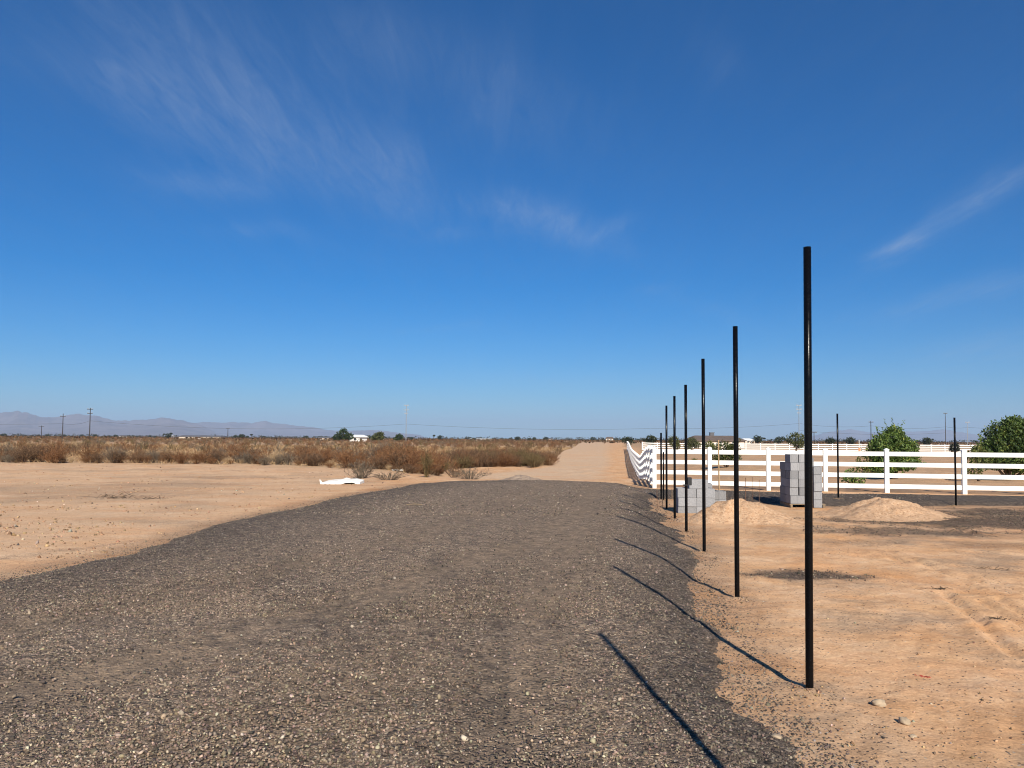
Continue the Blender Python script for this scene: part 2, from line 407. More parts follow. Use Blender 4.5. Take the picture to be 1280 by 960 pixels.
class MB:
    def __init__(s): s.v = []; s.f = []
    def add(s, vs, fs):
        o = len(s.v); s.v += [tuple(v) for v in vs]; s.f += [tuple(i + o for i in f) for f in fs]
    def box(s, c, d, rz=0.0, bev=0.0):
        x, y, z = [q / 2 for q in d]
        ca, sa = math.cos(rz), math.sin(rz)
        T = lambda p: (c[0] + p[0] * ca - p[1] * sa, c[1] + p[0] * sa + p[1] * ca, c[2] + p[2])
        if bev <= 0:
            vs = [T(p) for p in ((-x, -y, -z), (x, -y, -z), (x, y, -z), (-x, y, -z), (-x, -y, z), (x, -y, z), (x, y, z), (-x, y, z))]
            s.add(vs, [(3, 2, 1, 0), (4, 5, 6, 7), (0, 1, 5, 4), (1, 2, 6, 5), (2, 3, 7, 6), (3, 0, 4, 7)])
        else:
            e = bev; ring = lambda a, b, zz: [T(p) for p in ((-a + e, -b, zz), (a - e, -b, zz), (a, -b + e, zz), (a, b - e, zz), (a - e, b, zz), (-a + e, b, zz), (-a, b - e, zz), (-a, -b + e, zz))]
            R_ = [ring(x - e, y - e, -z), ring(x, y, -z + e), ring(x, y, z - e), ring(x - e, y - e, z)]
            s.loft(R_, True)
    def loft(s, rings, cap=True):
        n = len(rings[0]); vs = [v for r in rings for v in r]; fs = []
        for i in range(len(rings) - 1):
            for j in range(n):
                a = i * n + j; b = i * n + (j + 1) % n
                fs.append((a, b, b + n, a + n))
        if cap: fs.append(tuple(reversed(range(n)))); fs.append(tuple(range((len(rings) - 1) * n, len(rings) * n)))
        s.add(vs, fs)
    def tube(s, pts, rad, n=8, cap=True):
        pts = [Vector(p) for p in pts]
        rad = rad if isinstance(rad, (list, tuple)) else [rad] * len(pts)
        rings = []
        for i, p in enumerate(pts):
            d = (pts[min(i + 1, len(pts) - 1)] - pts[max(i - 1, 0)]).normalized()
            up = Vector((0, 0, 1)) if abs(d.z) < .9 else Vector((1, 0, 0))
            a = d.cross(up).normalized(); b = d.cross(a).normalized()
            rings.append([p + (a * math.cos(t) + b * math.sin(t)) * rad[i] for t in [2 * math.pi * q / n for q in range(n)]])
        s.loft(rings, cap)
    def mesh(s, name, m, smooth=False):
        me = bpy.data.meshes.new(name); me.from_pydata(s.v, [], s.f); me.update()
        import bmesh
        bm = bmesh.new(); bm.from_mesh(me); bmesh.ops.recalc_face_normals(bm, faces=bm.faces); bm.to_mesh(me); bm.free()
        if smooth:
            for p in me.polygons: p.use_smooth = True
        me.materials.append(m); return me
    def build(s, name, m, parent=None, loc=None, rz=0.0, smooth=False):
        return link(name, s.mesh(name, m, smooth), parent, loc, rz)

# ------------------------------------------------------------------ ground sheet
def grid_faces(nr, nc):
    i = np.arange(nr - 1)[:, None] * nc + np.arange(nc - 1)[None, :]
    return np.stack([i, i + 1, i + nc + 1, i + nc], -1).reshape(-1, 4)
rows = [-420, -200, -90, -40, -20, -10, -6, -3, -1, .5, 1.5, 2.2]
yv = 2.2
while yv < 19000:
    yv += max(.038, .0115 * (yv - 4)) if yv < 130 else .02 * yv
    rows.append(yv)
rows = np.array(rows)
NC = 820
u = np.linspace(-1, 1, NC)
gfun = .10 * u + .90 * u ** 3
Wd = 30 + 1.25 * np.abs(rows)
X = Wd[:, None] * gfun[None, :]; Y = np.repeat(rows[:, None], NC, 1)
Z = hbase(X, Y) + np.where(Y < 400, hdetail(X, Y), 0)
# scrub boundary as a function of bearing (px)
BND = [(-400, 577), (0, 579), (150, 580), (300, 581), (400, 584.5), (440, 587), (480, 589), (510, 592), (545, 594), (566, 587), (600, 584), (650, 583.5), (688, 582.5), (694, 574), (701, 566), (714, 561), (721, 557), (726, 554)]
BQ = []; BY = []
for px, py in BND:
    p = atg(px, py); BQ.append(p.x / p.y); BY.append(p.y)
def scrub_start(x, y):
    q = np.asarray(x, float) / np.maximum(np.asarray(y, float), 1)
    s = np.interp(q, BQ, BY)
    return np.where(q > BQ[-1], 420.0, s)
xfence = 4.75 + 0.143 * (Y - 25.4)
scrubm = ss(Y - scrub_start(X, Y), -3, 3) * ss(Y, 25, 30)
right = ss(X - xfence, 0, 3) * ss(Y, 24, 28)
scrubm = np.where(X > xfence, np.maximum(ss(Y, 150, 220), right * .55 * ss(fbm(X, Y, 5, 4, 46), -.05, .35)), scrubm)
greym = ss(fbm(X, Y, 1.6, 4, 41), .05, .5) * ss(X, 1.5, 2.5) * (1 - ss(Y, 12, 16)) * .9
greym = np.maximum(greym, .8 * ss(fbm(X, Y, 4, 4, 42), .0, .6) * (1 - ss(X, -6, -3)))
greym = np.maximum(greym, right * (.5 + .5 * ss(fbm(X, Y, 3, 4, 43), -.2, .4)))
for (qx, qy) in POSTXY: greym = np.maximum(greym, .9 * np.exp(-((np.hypot(X - qx - .12, Y - qy)) / .2) ** 2))
gs0 = poly_sd(X, Y, ROADP)
gravm = np.maximum(patch_mask(X, Y), np.where((Y < 60), .35 * (1 - ss(-gs0, 0, .7)), 0))
gravm = np.maximum(gravm, .28 * ss(fbm(X, Y, .9, 4, 44), .15, .6) * ss(X, 3, 5) * ss(Y, 9, 11) * (1 - ss(Y, 17, 20)))
qc = .02 + .068 * ss(Y, 40, 65); qh = .10 - .062 * ss(Y, 40, 65)
palem = np.where(Y > 26, (1 - ss(np.abs(X / np.maximum(Y, 1) - qc + .01 * fbm(X, Y, 6, 3, 45)), qh * .75, qh * 1.25)) * ss(Y, 28, 34) * .9, 0)
palem = np.maximum(palem, .55 * ss(X, -60, -7) * 0 + .5 * (1 - ss(X, -7, -4)) * (1 - ss(Y, 45, 55)))
mask = np.stack([greym, gravm, palem, scrubm], -1).reshape(-1, 4)
me = np_mesh('ground', np.stack([X, Y, Z], -1).reshape(-1, 3), grid_faces(len(rows), NC), M['ground'], mask, True, 'mask')
tag(link('ground', me), 'tan desert sand stretching out to the horizon', None, None, 'structure')

# ------------------------------------------------------------------ gravel road sheet
def cleanf(x, y, sd):
    # washed, undriven stone: the raised shoulders and the strips between the wheel lanes
    sh = np.where(x > 0, 1.0, .8) * (1 - ss(sd + .3 * fbm(x, y, 1.1, 3, 64), np.where(x > 0, .35, .5), np.where(x > 0, 1.3, 3.2)))
    mid = .32 * ss(fbm(x + .25 * y, y * .35, 1.5, 3, 66), .02, .5) * (1 - ss(y, 14, 24))
    return np.clip(np.maximum(sh, mid) * (y < 40) + 1.0 * ss(x, 3.5, 4.5) * ss(y, 17, 19), 0, 1)
rws = [-7.5, -5, -3, -1, 0, 1, 1.6, 2.2]
yv = 2.2
while yv < 31:
    yv += max(.04, .006 * yv); rws.append(yv)
rws = np.array(rws); NG = 520
ug = np.linspace(-1, 1, NG)
Xg = (16 + .55 * np.maximum(rws, 0))[:, None] * (.35 * ug + .65 * ug ** 3)[None, :]; Yg = np.repeat(rws[:, None], NG, 1)
sdg = gsd(Xg, Yg)
Zg = hbase(Xg, Yg) + hgravel(Xg, Yg, sdg) + np.where(Yg < 9, .006 * fbm(Xg, Yg, .10, 2, 51), 0)
# worn wheel tracks
TR = [[(-4.3, 3.2), (-2.7, 4.7), (-1.3, 7.2), (.2, 11), (1.5, 16), (2.6, 24)], [(-.15, 2), (.02, 4.6), (.18, 6.8), (.85, 11), (1.8, 17), (2.9, 26)],
      [(-6, 3.6), (-4.4, 5.2), (-3, 7.8), (-1.6, 11.5), (-.3, 17), (1.2, 26)], [(-1.6, 2), (-1.3, 4), (-.5, 7), (.6, 12), (2, 20)]]
dust = np.zeros_like(Xg)
for tr, w, a in zip(TR, (.42, .36, .36, .5), (1.2, 1.0, .8, .6)):
    dd = np.full(Xg.shape, 1e9)
    for p, q in zip(tr[:-1], tr[1:]): dd = np.minimum(dd, seg_dist(Xg, Yg, p, q)[0])
    dd = dd + .12 * fbm(Xg, Yg, 1.1, 3, 61)
    dust = np.maximum(dust, a * np.exp(-(dd / w) ** 2) * (0.65 + .7 * fbm(Xg, Yg, 1.6, 3, 62)))
    Zg -= .012 * np.exp(-(dd / w) ** 2) * (sdg > .3)
dust = np.clip(dust + .12, 0, 1)
edge = 1 - ss(sdg, .02, .42)
fg = grid_faces(len(rws), NG)
keep = (sdg.reshape(-1)[fg] > -.45).any(1)
fg = fg[keep]
used, inv = np.unique(fg, return_inverse=True)
Vg = np.stack([Xg, Yg, Zg], -1).reshape(-1, 3)[used]
mg = np.stack([dust, edge], -1).reshape(-1, 2)[used]
mg = np.concatenate([mg, cleanf(Xg, Yg, sdg).reshape(-1)[used][:, None]], 1)
me = np_mesh('gravel_road', Vg, inv.reshape(-1, 4), M['gravel'], mg, True, 'mask')
tag(link('gravel_road', me), 'dark grey gravel road and driveway branch', None, None, 'structure')

# ------------------------------------------------------------------ loose stones
OCT = np.array([(1, 0, 0), (-1, 0, 0), (0, 1, 0), (0, -1, 0), (0, 0, 1), (0, 0, -1)], float)
OCTF = np.array([(0, 2, 4), (2, 1, 4), (1, 3, 4), (3, 0, 4), (2, 0, 5), (1, 2, 5), (3, 1, 5), (0, 3, 5)])
ph = (1 + 5 ** .5) / 2
ICO = np.array([(-1, ph, 0), (1, ph, 0), (-1, -ph, 0), (1, -ph, 0), (0, -1, ph), (0, 1, ph), (0, -1, -ph), (0, 1, -ph), (ph, 0, -1), (ph, 0, 1), (-ph, 0, -1), (-ph, 0, 1)], float) / math.sqrt(1 + ph * ph)
ICOF = np.array([(0, 11, 5), (0, 5, 1), (0, 1, 7), (0, 7, 10), (0, 10, 11), (1, 5, 9), (5, 11, 4), (11, 10, 2), (10, 7, 6), (7, 1, 8), (3, 9, 4), (3, 4, 2), (3, 2, 6), (3, 6, 8), (3, 8, 9), (4, 9, 5), (2, 4, 11), (6, 2, 10), (8, 6, 7), (9, 8, 1)])
def stones(pos, rad, base, faces, rng, flat=.65):
    n = len(pos); k = len(base)
    B = np.repeat(base[None], n, 0) * (1 + rng.uniform(-.28, .28, (n, k, 1)))
    B *= rng.uniform(.7, 1.3, (n, 1, 3)) * np.array([1, 1, flat])
    q = rng.normal(size=(n, 4)); q[:, 1:3] *= .45; q /= np.linalg.norm(q, axis=1, keepdims=True)
    w, x, y, z = q.T
    Rm = np.stack([1 - 2 * (y * y + z * z), 2 * (x * y - z * w), 2 * (x * z + y * w), 2 * (x * y + z * w), 1 - 2 * (x * x + z * z), 2 * (y * z - x * w),
                   2 * (x * z - y * w), 2 * (y * z + x * w), 1 - 2 * (x * x + y * y)], -1).reshape(n, 3, 3)
    B = np.einsum('nij,nkj->nki', Rm, B) * rad[:, None, None] + pos[:, None, :]
    Fc = (faces[None] + (np.arange(n) * k)[:, None, None]).reshape(-1, 3)
    return B.reshape(-1, 3), Fc
def palette(n, stops, rng):
    t = rng.uniform(0, 1, n); ps = [s[0] for s in stops]
    return np.stack([np.interp(t, ps, [s[1][i] for s in stops]) for i in range(3)], -1) * rng.uniform(.8, 1.2, (n, 1)) * rng.uniform(.90, 1.10, (n, 3))
def join(parts):
    Vs, Fs, Ts, o = [], [], [], 0
    for V, Fc, T in parts:
        Vs.append(V); Fs.append(Fc + o); Ts.append(T); o += len(V)
    return np.concatenate(Vs), np.concatenate(Fs), np.concatenate(Ts)
def sample(n, y0, y1, pw, qlo, qhi, rng):
    t = rng.uniform(0, 1, n)
    y = (y0 ** (1 - pw) + t * (y1 ** (1 - pw) - y0 ** (1 - pw))) ** (1 / (1 - pw))
    q = rng.uniform(qlo, qhi, n)
    return q * y, y
parts = []
for n, y0, y1, base, faces, r0, r1 in ((64000, 2.6, 7.5, ICO, ICOF, .004, .0105), (60000, 6.5, 16, OCT, OCTF, .0055, .0135), (26000, 15, 29, OCT, OCTF, .010, .022)):
    x, y = sample(n, y0, y1, 2.0, -.80, .55, RNG)
    sd = gsd(x, y)
    ok = (sd > .02) | ((sd > -.35) & (RNG.uniform(0, 1, n) < .30 * np.exp(sd * 13)))
    x, y, sd = x[ok], y[ok], sd[ok]
    # fewer stones in the worn tracks
    kp = np.ones(len(x), bool)
    for tr, w, a in zip(TR[:3], (.42, .36, .36), (.9, .75, .5)):
        dd = np.full(len(x), 1e9)
        for p, q in zip(tr[:-1], tr[1:]): dd = np.minimum(dd, seg_dist(x, y, p, q)[0])
        kp &= RNG.uniform(0, 1, len(x)) > a * np.exp(-(dd / w) ** 2)
    x, y, sd = x[kp], y[kp], sd[kp]
    r = (r0 + (r1 - r0) * RNG.uniform(0, 1, len(x)) ** 2.2) * np.where(RNG.uniform(0, 1, len(x)) < .012, 1.8, 1.0)
    z = htop(x, y) + r * .15
    V, Fc = stones(np.stack([x, y, z], -1), r, base, faces, RNG)
    T = palette(len(x), STONES, RNG) * (1 - cleanf(x, y, sd)[:, None] * np.array([.42, .40, .36]))
    T = np.repeat(T, len(base), 0)
    parts.append((V, Fc, T))
V, Fc, T = join(parts)
me = np_mesh('gravel_stones', V, Fc, M['stone'], T)
tag(link('gravel_stones', me), 'loose grey and brown stones strewn over the gravel road', 'gravel', None, 'stuff')
# grit and clods on the sand
parts = []
SANDS = [(0, (.16, .095, .055)), (.5, (.33, .205, .115)), (.85, (.44, .29, .17)), (.93, (.07, .055, .05)), (1, (.58, .48, .36))]
x, y = sample(26000, 3, 22, 1.8, .15, .80, RNG)
sd = gsd(x, y); pm = patch_mask(x, y)
ok = (sd < -.02) & ((RNG.uniform(0, 1, len(x)) < .05 + .25 * np.exp(sd * 6) + pm * .5 + .35 * ss(fbm(x, y, .8, 3, 71), .1, .5)))
x, y = x[ok], y[ok]
r = .002 + .011 * RNG.uniform(0, 1, len(x)) ** 4
pm = patch_mask(x, y)
r = np.where(pm > .3, r + .005, r)
V, Fc = stones(np.stack([x, y, htop(x, y) + r * .2], -1), r, OCT, OCTF, RNG)
Tc = np.where((pm > .25)[:, None], palette(len(x), STONES, RNG), palette(len(x), SANDS, RNG))
parts.append((V, Fc, np.repeat(Tc, 6, 0)))
x, y = sample(11000, 10, 44, 1.6, -.78, -.1, RNG)
sd = gsd(x, y); ok = (sd < -.05) & (y < scrub_start(x, y) + 2) & (fbm(x, y, 2.0, 3, 73) + RNG.uniform(-.4, .4, len(x)) > .1)
x, y = x[ok], y[ok]; r = .008 + .03 * RNG.uniform(0, 1, len(x)) ** 3
V, Fc = stones(np.stack([x, y, htop(x, y) + r * .2], -1), r, OCT, OCTF, RNG)
parts.append((V, Fc, np.repeat(palette(len(x), SANDS, RNG), 6, 0)))
V, Fc, T = join(parts)
tag(link('sand_pebbles', np_mesh('sand_pebbles', V, Fc, M['stone'], T)), 'small pebbles and clods scattered over the sand', 'pebbles', None, 'stuff')

parts = []
for (qx, qy) in POSTXY:
    n = 90; a = RNG.uniform(0, 2 * np.pi, n); q = .03 + np.abs(RNG.normal(size=n)) * .12
    x = qx + np.cos(a) * q; y = qy + np.sin(a) * q; r = .003 + .012 * RNG.uniform(0, 1, n) ** 2.5
    V, Fc = stones(np.stack([x, y, htop(x, y) + r * .3], -1), r, OCT, OCTF, RNG)
    parts.append((V, Fc, np.repeat(palette(n, SANDS, RNG), 6, 0)))
V, Fc, T = join(parts)
tag(link('dug_soil_clods', np_mesh('dug_soil_clods', V, Fc, M['stone'], T)), 'small clods of dug soil round the feet of the black posts', 'clods', None, 'stuff')
parts = []
for (c_, rx, ry, st) in PATCH:
    if c_[0] < 0 or st < .5: continue
    n = int(1500 * (rx * ry) ** .8 + 300); a = RNG.uniform(0, 2 * np.pi, n); q = np.sqrt(RNG.uniform(0, 1.5, n))
    x = c_[0] + np.cos(a) * q * rx; y = c_[1] + np.sin(a) * q * ry
    ok = (patch_mask(x, y) > RNG.uniform(0, 1.3, n)) & (x < .8 * y); x, y = x[ok], y[ok]
    r = .006 + .011 * RNG.uniform(0, 1, len(x)) ** 2
    V, Fc = stones(np.stack([x, y, htop(x, y) + r * .2], -1), r, OCT, OCTF, RNG)
    parts.append((V, Fc, np.repeat(palette(len(x), STONES, RNG) * .5, 6, 0)))
V, Fc, T = join(parts)
tag(link('gravel_patches', np_mesh('gravel_patches', V, Fc, M['stone'], T)), 'dark spilled gravel in patches on the sand at the right', 'gravel', None, 'stuff')

# rocks
def rock(px, py, r, label, m, flat=.7, seed=0):
    p = atz(px, py); rng = np.random.default_rng(seed)
    import bmesh
    bm = bmesh.new(); bmesh.ops.create_icosphere(bm, subdivisions=3, radius=1)
    for v in bm.verts:
        n = float(fbm(np.array([v.co.x + v.co.z]), np.array([v.co.y - v.co.z]), .9, 3, 80 + seed)[0])
        v.co *= 1 + .45 * n; v.co.z *= flat; v.co.x *= 1.2
        v.co *= r
    me = bpy.data.meshes.new('rock'); bm.to_mesh(me); bm.free(); me.materials.append(m)
    for f in me.polygons: f.use_smooth = True
    o = link('rock', me, None, (p.x, p.y, htop1(p.x, p.y) + r * flat * .45), rng.uniform(0, 6))
    return tag(o, label, 'rock', 'pale rocks on the sand')
rock(1099, 879, .034, 'cream rock on the sand just right of the tallest black post', M['rocktan'], .75, 1)
rock(1130, 903, .030, 'round pale rock with a long dark shadow, lying lower right of the tallest post', M['rocktan'], .8, 2)
rock(1141, 921, .018, 'smallest of the three pale rocks, nearest the bottom of the photo', M['rocktan'], .5, 3)
rock(971, 926, .024, 'flat pinkish rock at the gravel edge near the bottom of the photo', M['rocktan'], .4, 4)

# ------------------------------------------------------------------ heaps
def heap(px, py, D, rx, ry, h, label, m, seed=0, name='sand_heap', ex=1.0):
    c = atD(px, py, D); cx, cy = c.x, c.y
    nr, na = 60, 140
    rr = np.linspace(0, 1.25, nr)[:, None]; aa = np.linspace(0, 2 * np.pi, na, endpoint=False)[None]
    lob = 1 + .16 * np.cos(aa * 2 + seed) + .1 * np.cos(3 * aa + 2 * seed) + .05 * np.cos(5 * aa)
    x = rx * rr * np.cos(aa) * lob; y = ry * rr * np.sin(aa) * lob
    prof = np.where(rr < 1, (.5 + .5 * np.cos(np.pi * np.clip(rr, 0, 1))) ** ex, 0)
    z = h * prof * (1 + .18 * fbm(x, y, .5, 3, 90 + seed)) + .05 * fbm(x, y, .22, 3, 91 + seed) * ss(1.2 - rr, 0, .5) - .05 * ss(rr, .85, 1.2)
    z = z + hbase(cx + x, cy + y)
    V = np.stack([x, y, z], -1).reshape(-1, 3)
    i = np.arange(nr - 1)[:, None] * na + np.arange(na)[None]; j = np.arange(nr - 1)[:, None] * na + (np.arange(na)[None] + 1) % na
    fc = np.stack([i, i + na, j + na, j], -1).reshape(-1, 4)
    o = link(name, np_mesh(name, V, fc, m, None, True), None, (cx, cy, 0))
    return tag(o, label, 'sand heap', None)
heap(924, 640, 15.2, 1.25, .95, .42, 'orange sand heap in front of the low block stack, beside the second black post', M['heap'], 1, ex=1.05)
heap(1108, 640, 16.4, 1.68, 1.0, .38, 'broad orange sand heap on the gravel strip between the two slim posts', M['heap'], 3, ex=1.0)
heap(652, 600, 29.3, .95, .8, .20, 'low grey grit mound at the far edge of the gravel road', M['greyheap'], 5, 'grit_heap')

# ------------------------------------------------------------------ black posts
def post(px_t, py_t, px_b, py_b, r, label, bracket=False, hgt=None, zb=None, pos=None, cap=False):
    if pos is None:
        b = atz(px_b, py_b, -.01); t = atD(px_t, py_t, b.y)
    else: b, t = pos
    z0 = htop1(b.x, b.y)
    root = empty('steel_post', (b.x, b.y, z0))
    tag(root, label, 'post', 'black steel posts')
    off = Vector((t.x - b.x, t.y - b.y, t.z - z0))
    m = MB(); n = 24; L = off.length
    rings = []
    for f, rr in ((-.10, r), (0, r), (.33, r), (.66, r), (1, r), (1, r * .86), (.985, r * .86)):
        p = off * f
        rings.append([p + Vector((math.cos(a) * rr, math.sin(a) * rr, 0)) for a in [2 * math.pi * q / n for q in range(n)]])
    m.loft(rings, True)
    me = m.mesh('tube', M['post'])
    for p in me.polygons: p.use_smooth = len(p.vertices) == 4 and abs(p.normal.z) < .5
    link('tube', me, root)
    if bracket:
        k = MB(); zz = .86; k.box((off.x * .3 + .052, -.01, zz), (.075, .06, .135), 0, .006); k.box((off.x * .3 - .005, -.01, zz - .062), (.10, .085, .012))
        k.build('bracket', M['plasticblack'], root)
    return root
post(1009, 309, 1012, 865, .0245, 'tallest black steel post, nearest the camera, standing beside two pale rocks')
post(919, 408, 921.5, 750, .0245, 'second black post of the road-side row counted from the camera, just behind the tallest')
post(878.7, 448.5, 880.3, 690, .0245, 'third black post of the road-side row, at the left foot of the orange sand heap')
post(857, 481, 858, 667, .0245, 'fourth black post of the road-side row, with a small black bracket on its side', True)
post(843, 495, 843.5, 650, .0245, 'fifth black post of the road-side row, left of the low block stack')
post(833, 507, 833.3, 636.5, .0245, 'sixth black post of the road-side row, last of its tall posts')
post(826.3, 541, 826.6, 624.5, .0245, 'short black post beyond the tall row, near the white fence corner')
post(829.3, 565, 829.6, 625.5, .020, 'shortest black post, between the sixth tall post and the fence corner')
post(1046.6, 517, 1048, 627, .0235, 'slim black post standing right of the tall block stack, before the white fence')
post(1193, 522, 1195, 633, .0235, 'slim black post rising at the right tip of the broad sand heap')
post(0, 0, 0, 0, .0245, 'leaning black post just outside the photo whose shadow crosses the gravel', pos=(Vector((1.25, 1.48, 0)), Vector((1.46, 1.66, 3.0))))

# ------------------------------------------------------------------ white fences
def fence(pts, label, H=1.36, pw=.127, rails=4, name='rail_fence', group='white rail fences'):
    c0 = pts[0]
    root = empty(name, (c0[0], c0[1], 0)); tag(root, label, 'fence', group)
    zs = [float(hbase(p[0], p[1])) for p in pts]
    for (x, y), z in zip(pts, zs):
        i = pts.index((x, y)); q = pts[min(i + 1, len(pts) - 1)]; o = pts[max(i - 1, 0)]
        rz = math.atan2(q[1] - o[1], q[0] - o[0])
        m = MB(); w = pw / 2
        m.box((0, 0, H / 2 - .1), (pw, pw, H + .14), rz, .006)
        t = H - .03
        rr = lambda s, zz: [(math.cos(rz + a) * s * 1.414, math.sin(rz + a) * s * 1.414, zz) for a in (R(45), R(135), R(225), R(315))]
        m.loft([rr(w + .008, t), rr(w + .008, t + .022), rr(w * .55, t + .05), rr(.004, t + .062)], True)
        m.build('post', M['vinyl'], root, (x - c0[0], y - c0[1], z))
    for k in range(rails):
        zc = .20 + k * (H - .145 - .20) / (rails - 1)
        m = MB(); hh, ww = .068, .019
        for i in range(len(pts) - 1):
            a = Vector((pts[i][0] - c0[0], pts[i][1] - c0[1], zs[i] + zc)); b = Vector((pts[i + 1][0] - c0[0], pts[i + 1][1] - c0[1], zs[i + 1] + zc))
            d = (b - a); nrm = Vector((-d.y, d.x, 0)).normalized() * ww
            dd = d.normalized() * .0; up = Vector((0, 0, hh))
            A = [a - nrm - up, a + nrm - up, a + nrm + up, a - nrm + up]; B = [b - nrm - up, b + nrm - up, b + nrm + up, b - nrm + up]
            m.loft([A, B], True)
        m.build('rail', M['vinyl'], root)
    return root
P0 = Vector((4.75, 25.4)); dF = Vector((14.0 - 4.75, 23.5 - 25.4)).normalized()
fr = []
for px in (817, 886, 959, 1030, 1106.5, 1203):
    q = (px - 640) / F + .0012
    s = (q * P0.y - P0.x) / (dF.x - q * dF.y)
    fr.append((P0.x + dF.x * s, P0.y + dF.y * s))
for k in range(1, 7): fr.append((fr[5][0] + dF.x * 2.3 * k, fr[5][1] + dF.y * 2.3 * k))
fence(fr, 'white four-rail vinyl fence running across behind the block stacks')
sp = []; yy = 25.4 + 2.35
while yy < 131: sp.append((4.75 + .143 * (yy - 25.4), yy)); yy += 2.36
fence([fr[0]] + sp, 'white rail fence receding along the dirt road, dipping with the ground')
E = sp[-1]
fence([(E[0] + 2.6 * k, E[1] + .10 * 2.6 * k) for k in range(1, 38)], 'distant white rail fence crossing the far side of the sandy paddock')

# ------------------------------------------------------------------ concrete blocks
def block_mesh():
    L, Wb, H = .395, .193, .193
    m = MB()
    m.box((0, 0, 0), (.02, Wb - .064, H - .004))                       # web
    for s in (-1, 1):
        m.box((0, s * (Wb / 2 - .016), 0), (L, .032, H), 0, .003)     # face shells
        m.box((s * (L / 2 - .0162), 0, 0), (.032, Wb - .0645, H - .002))
    return m.mesh('concrete_block', M['block'])
BLK = block_mesh()
ORD = ['lowest', 'second', 'third', 'fourth', 'fifth', 'sixth', 'seventh', 'eighth']
POSW = ['first', 'second', 'third', 'fourth', 'fifth', 'sixth']
def put_block(o, rz, lx, ly, lz, turn, label, group):
    ca, sa = math.cos(rz), math.sin(rz)
    b = link('concrete_block', BLK, None, (o[0] + lx * ca - ly * sa + random.uniform(-.006, .006), o[1] + lx * sa + ly * ca + random.uniform(-.012, .012), o[2] + lz), rz + (math.pi / 2 if turn else 0) + random.uniform(-.035, .035))
    tag(b, label, 'concrete block', group)
def pallet(o, rz, w, d, label):
    root = empty('pallet', (o[0], o[1], o[2]), rz); tag(root, label, 'pallet', 'pallets under the block stacks')
    for k in range(6):
        m = MB(); m.box((0, -d / 2 + .06 + k * (d - .12) / 5, .105), (w, .10, .02)); m.build('deck_board', M['pallet'], root)
    for k in range(3):
        m = MB(); m.box((-w / 2 + .04 + k * (w - .08) / 2, 0, .047), (.05, d, .092)); m.build('runner', M['pallet'], root)
# tall stack: front face local -y; ends of blocks face the viewer
o = atz(988, 635, 0.0); o = (o.x, o.y, hz(o.x, o.y) - .02); rz = R(-3)
gname = 'blocks of the tall stack'
put = lambda c, r, k, turn, lx, ly, lz: put_block(o, rz, lx, ly, lz, turn, f'block in the tall stack, {ORD[k]} course, {POSW[c]} column from shaded side, {POSW[r]} row', gname)
pallet((o[0] + .41 * math.cos(rz) + .42 * -math.sin(rz) * 1, o[1] + .41 * math.sin(rz) + .42 * math.cos(rz), o[2]), rz, .84, .84, 'grey weathered pallet under the tall block stack')
for k in range(6):
    for c in range(2):
        for r in range(2):
            top = (5, 5)[c] if r == 0 else (4, 3)[c]
            if k > top: continue
            put(c, r, k, True, .10 + c * .204, .20 + r * .403, .118 + .097 + k * .1965)
# nearer column on the right
o2 = (o[0] + .535 * math.cos(rz) + .05 * math.sin(rz), o[1] + .535 * math.sin(rz) - .05 * math.cos(rz), o[2] + .03)
for r in range(2):
    for k in range(5):
        put_block(o2, rz, .10, .20 + .403 * r, .10 + k * .1965, True, f'grey block in the right-hand column of the tall stack, {ORD[k]} course, {POSW[r]} row', 'blocks of the right-hand column')
put_block(o2, rz, .04, .60, .10 + 5 * .1965, True, 'grey block perched at the right shoulder of the tall stack', 'blocks of the right-hand column')
# low stack: long faces towards the viewer
o3 = atz(847.5, 641.5, 0.0); o3 = (o3.x, o3.y, hz(o3.x, o3.y) - .01); rz3 = R(-4)
g3 = 'blocks of the low stack'
for k in range(4):
    for r in range(3):
        for c in range(2):
            if k == 3 and (c == 1 or r == 2): continue
            lx = .20 + c * .401 + (.245 if k == 3 else 0)
            put_block(o3, rz3, lx, .10 + r * .2, .055 + k * .1965, False, f'block in the low stack, {ORD[k]} course, {POSW[c]} from its dark end, {POSW[r]} row', g3)
o4 = atz(884, 636, 0.0); o4 = (o4.x, o4.y, hz(o4.x, o4.y) - .01)
for k in range(3):
    put_block(o4, rz3, .06, .35, .097 + k * .1965, True, f'grey block in the narrow column right of the low stack, {ORD[k]} course', 'blocks beside the low stack')
for k in range(2):
    for c in range(2):
        put_block(o4, rz3, .27 + c * .17, .62 + c * .05, .097 + k * .1965, True, f'grey block half buried behind the sand heap, {ORD[k]} course, {POSW[c]} from the low stack', 'blocks beside the low stack')

# ------------------------------------------------------------------ stakes
def stake(px, pyt, pyb, r, m, label, name='rebar_stake', cat='stake', group='thin rebar stakes', square=False, lean=0.0):
    b = atz(px, pyb, 0); t = atD(px + lean, pyt, b.y); z0 = htop1(b.x, b.y)
    k = MB(); tp = (t.x - b.x, 0, t.z - z0)
    if square: k.loft([[(s * r, u * r, -.1) for s, u in ((-1, -1), (1, -1), (1, 1), (-1, 1))], [(tp[0] + s * r, u * r, tp[2]) for s, u in ((-1, -1), (1, -1), (1, 1), (-1, 1))]])
    else: k.tube([(0, 0, -.1), tp], r, 6)
    o_ = k.build(name, m, None, (b.x, b.y, z0)); return tag(o_, label, cat, group)
stake(899, 550, 622, .016, M['stake'], 'tall raw wooden stake in front of the white fence by the green bush', 'wooden_stake', 'stake', 'wooden stakes', True, -1)
stake(821.5, 612, 635, .007, M['rebar'], 'thin rebar stake nearest the gravel edge, left of the sixth post', lean=-.3)
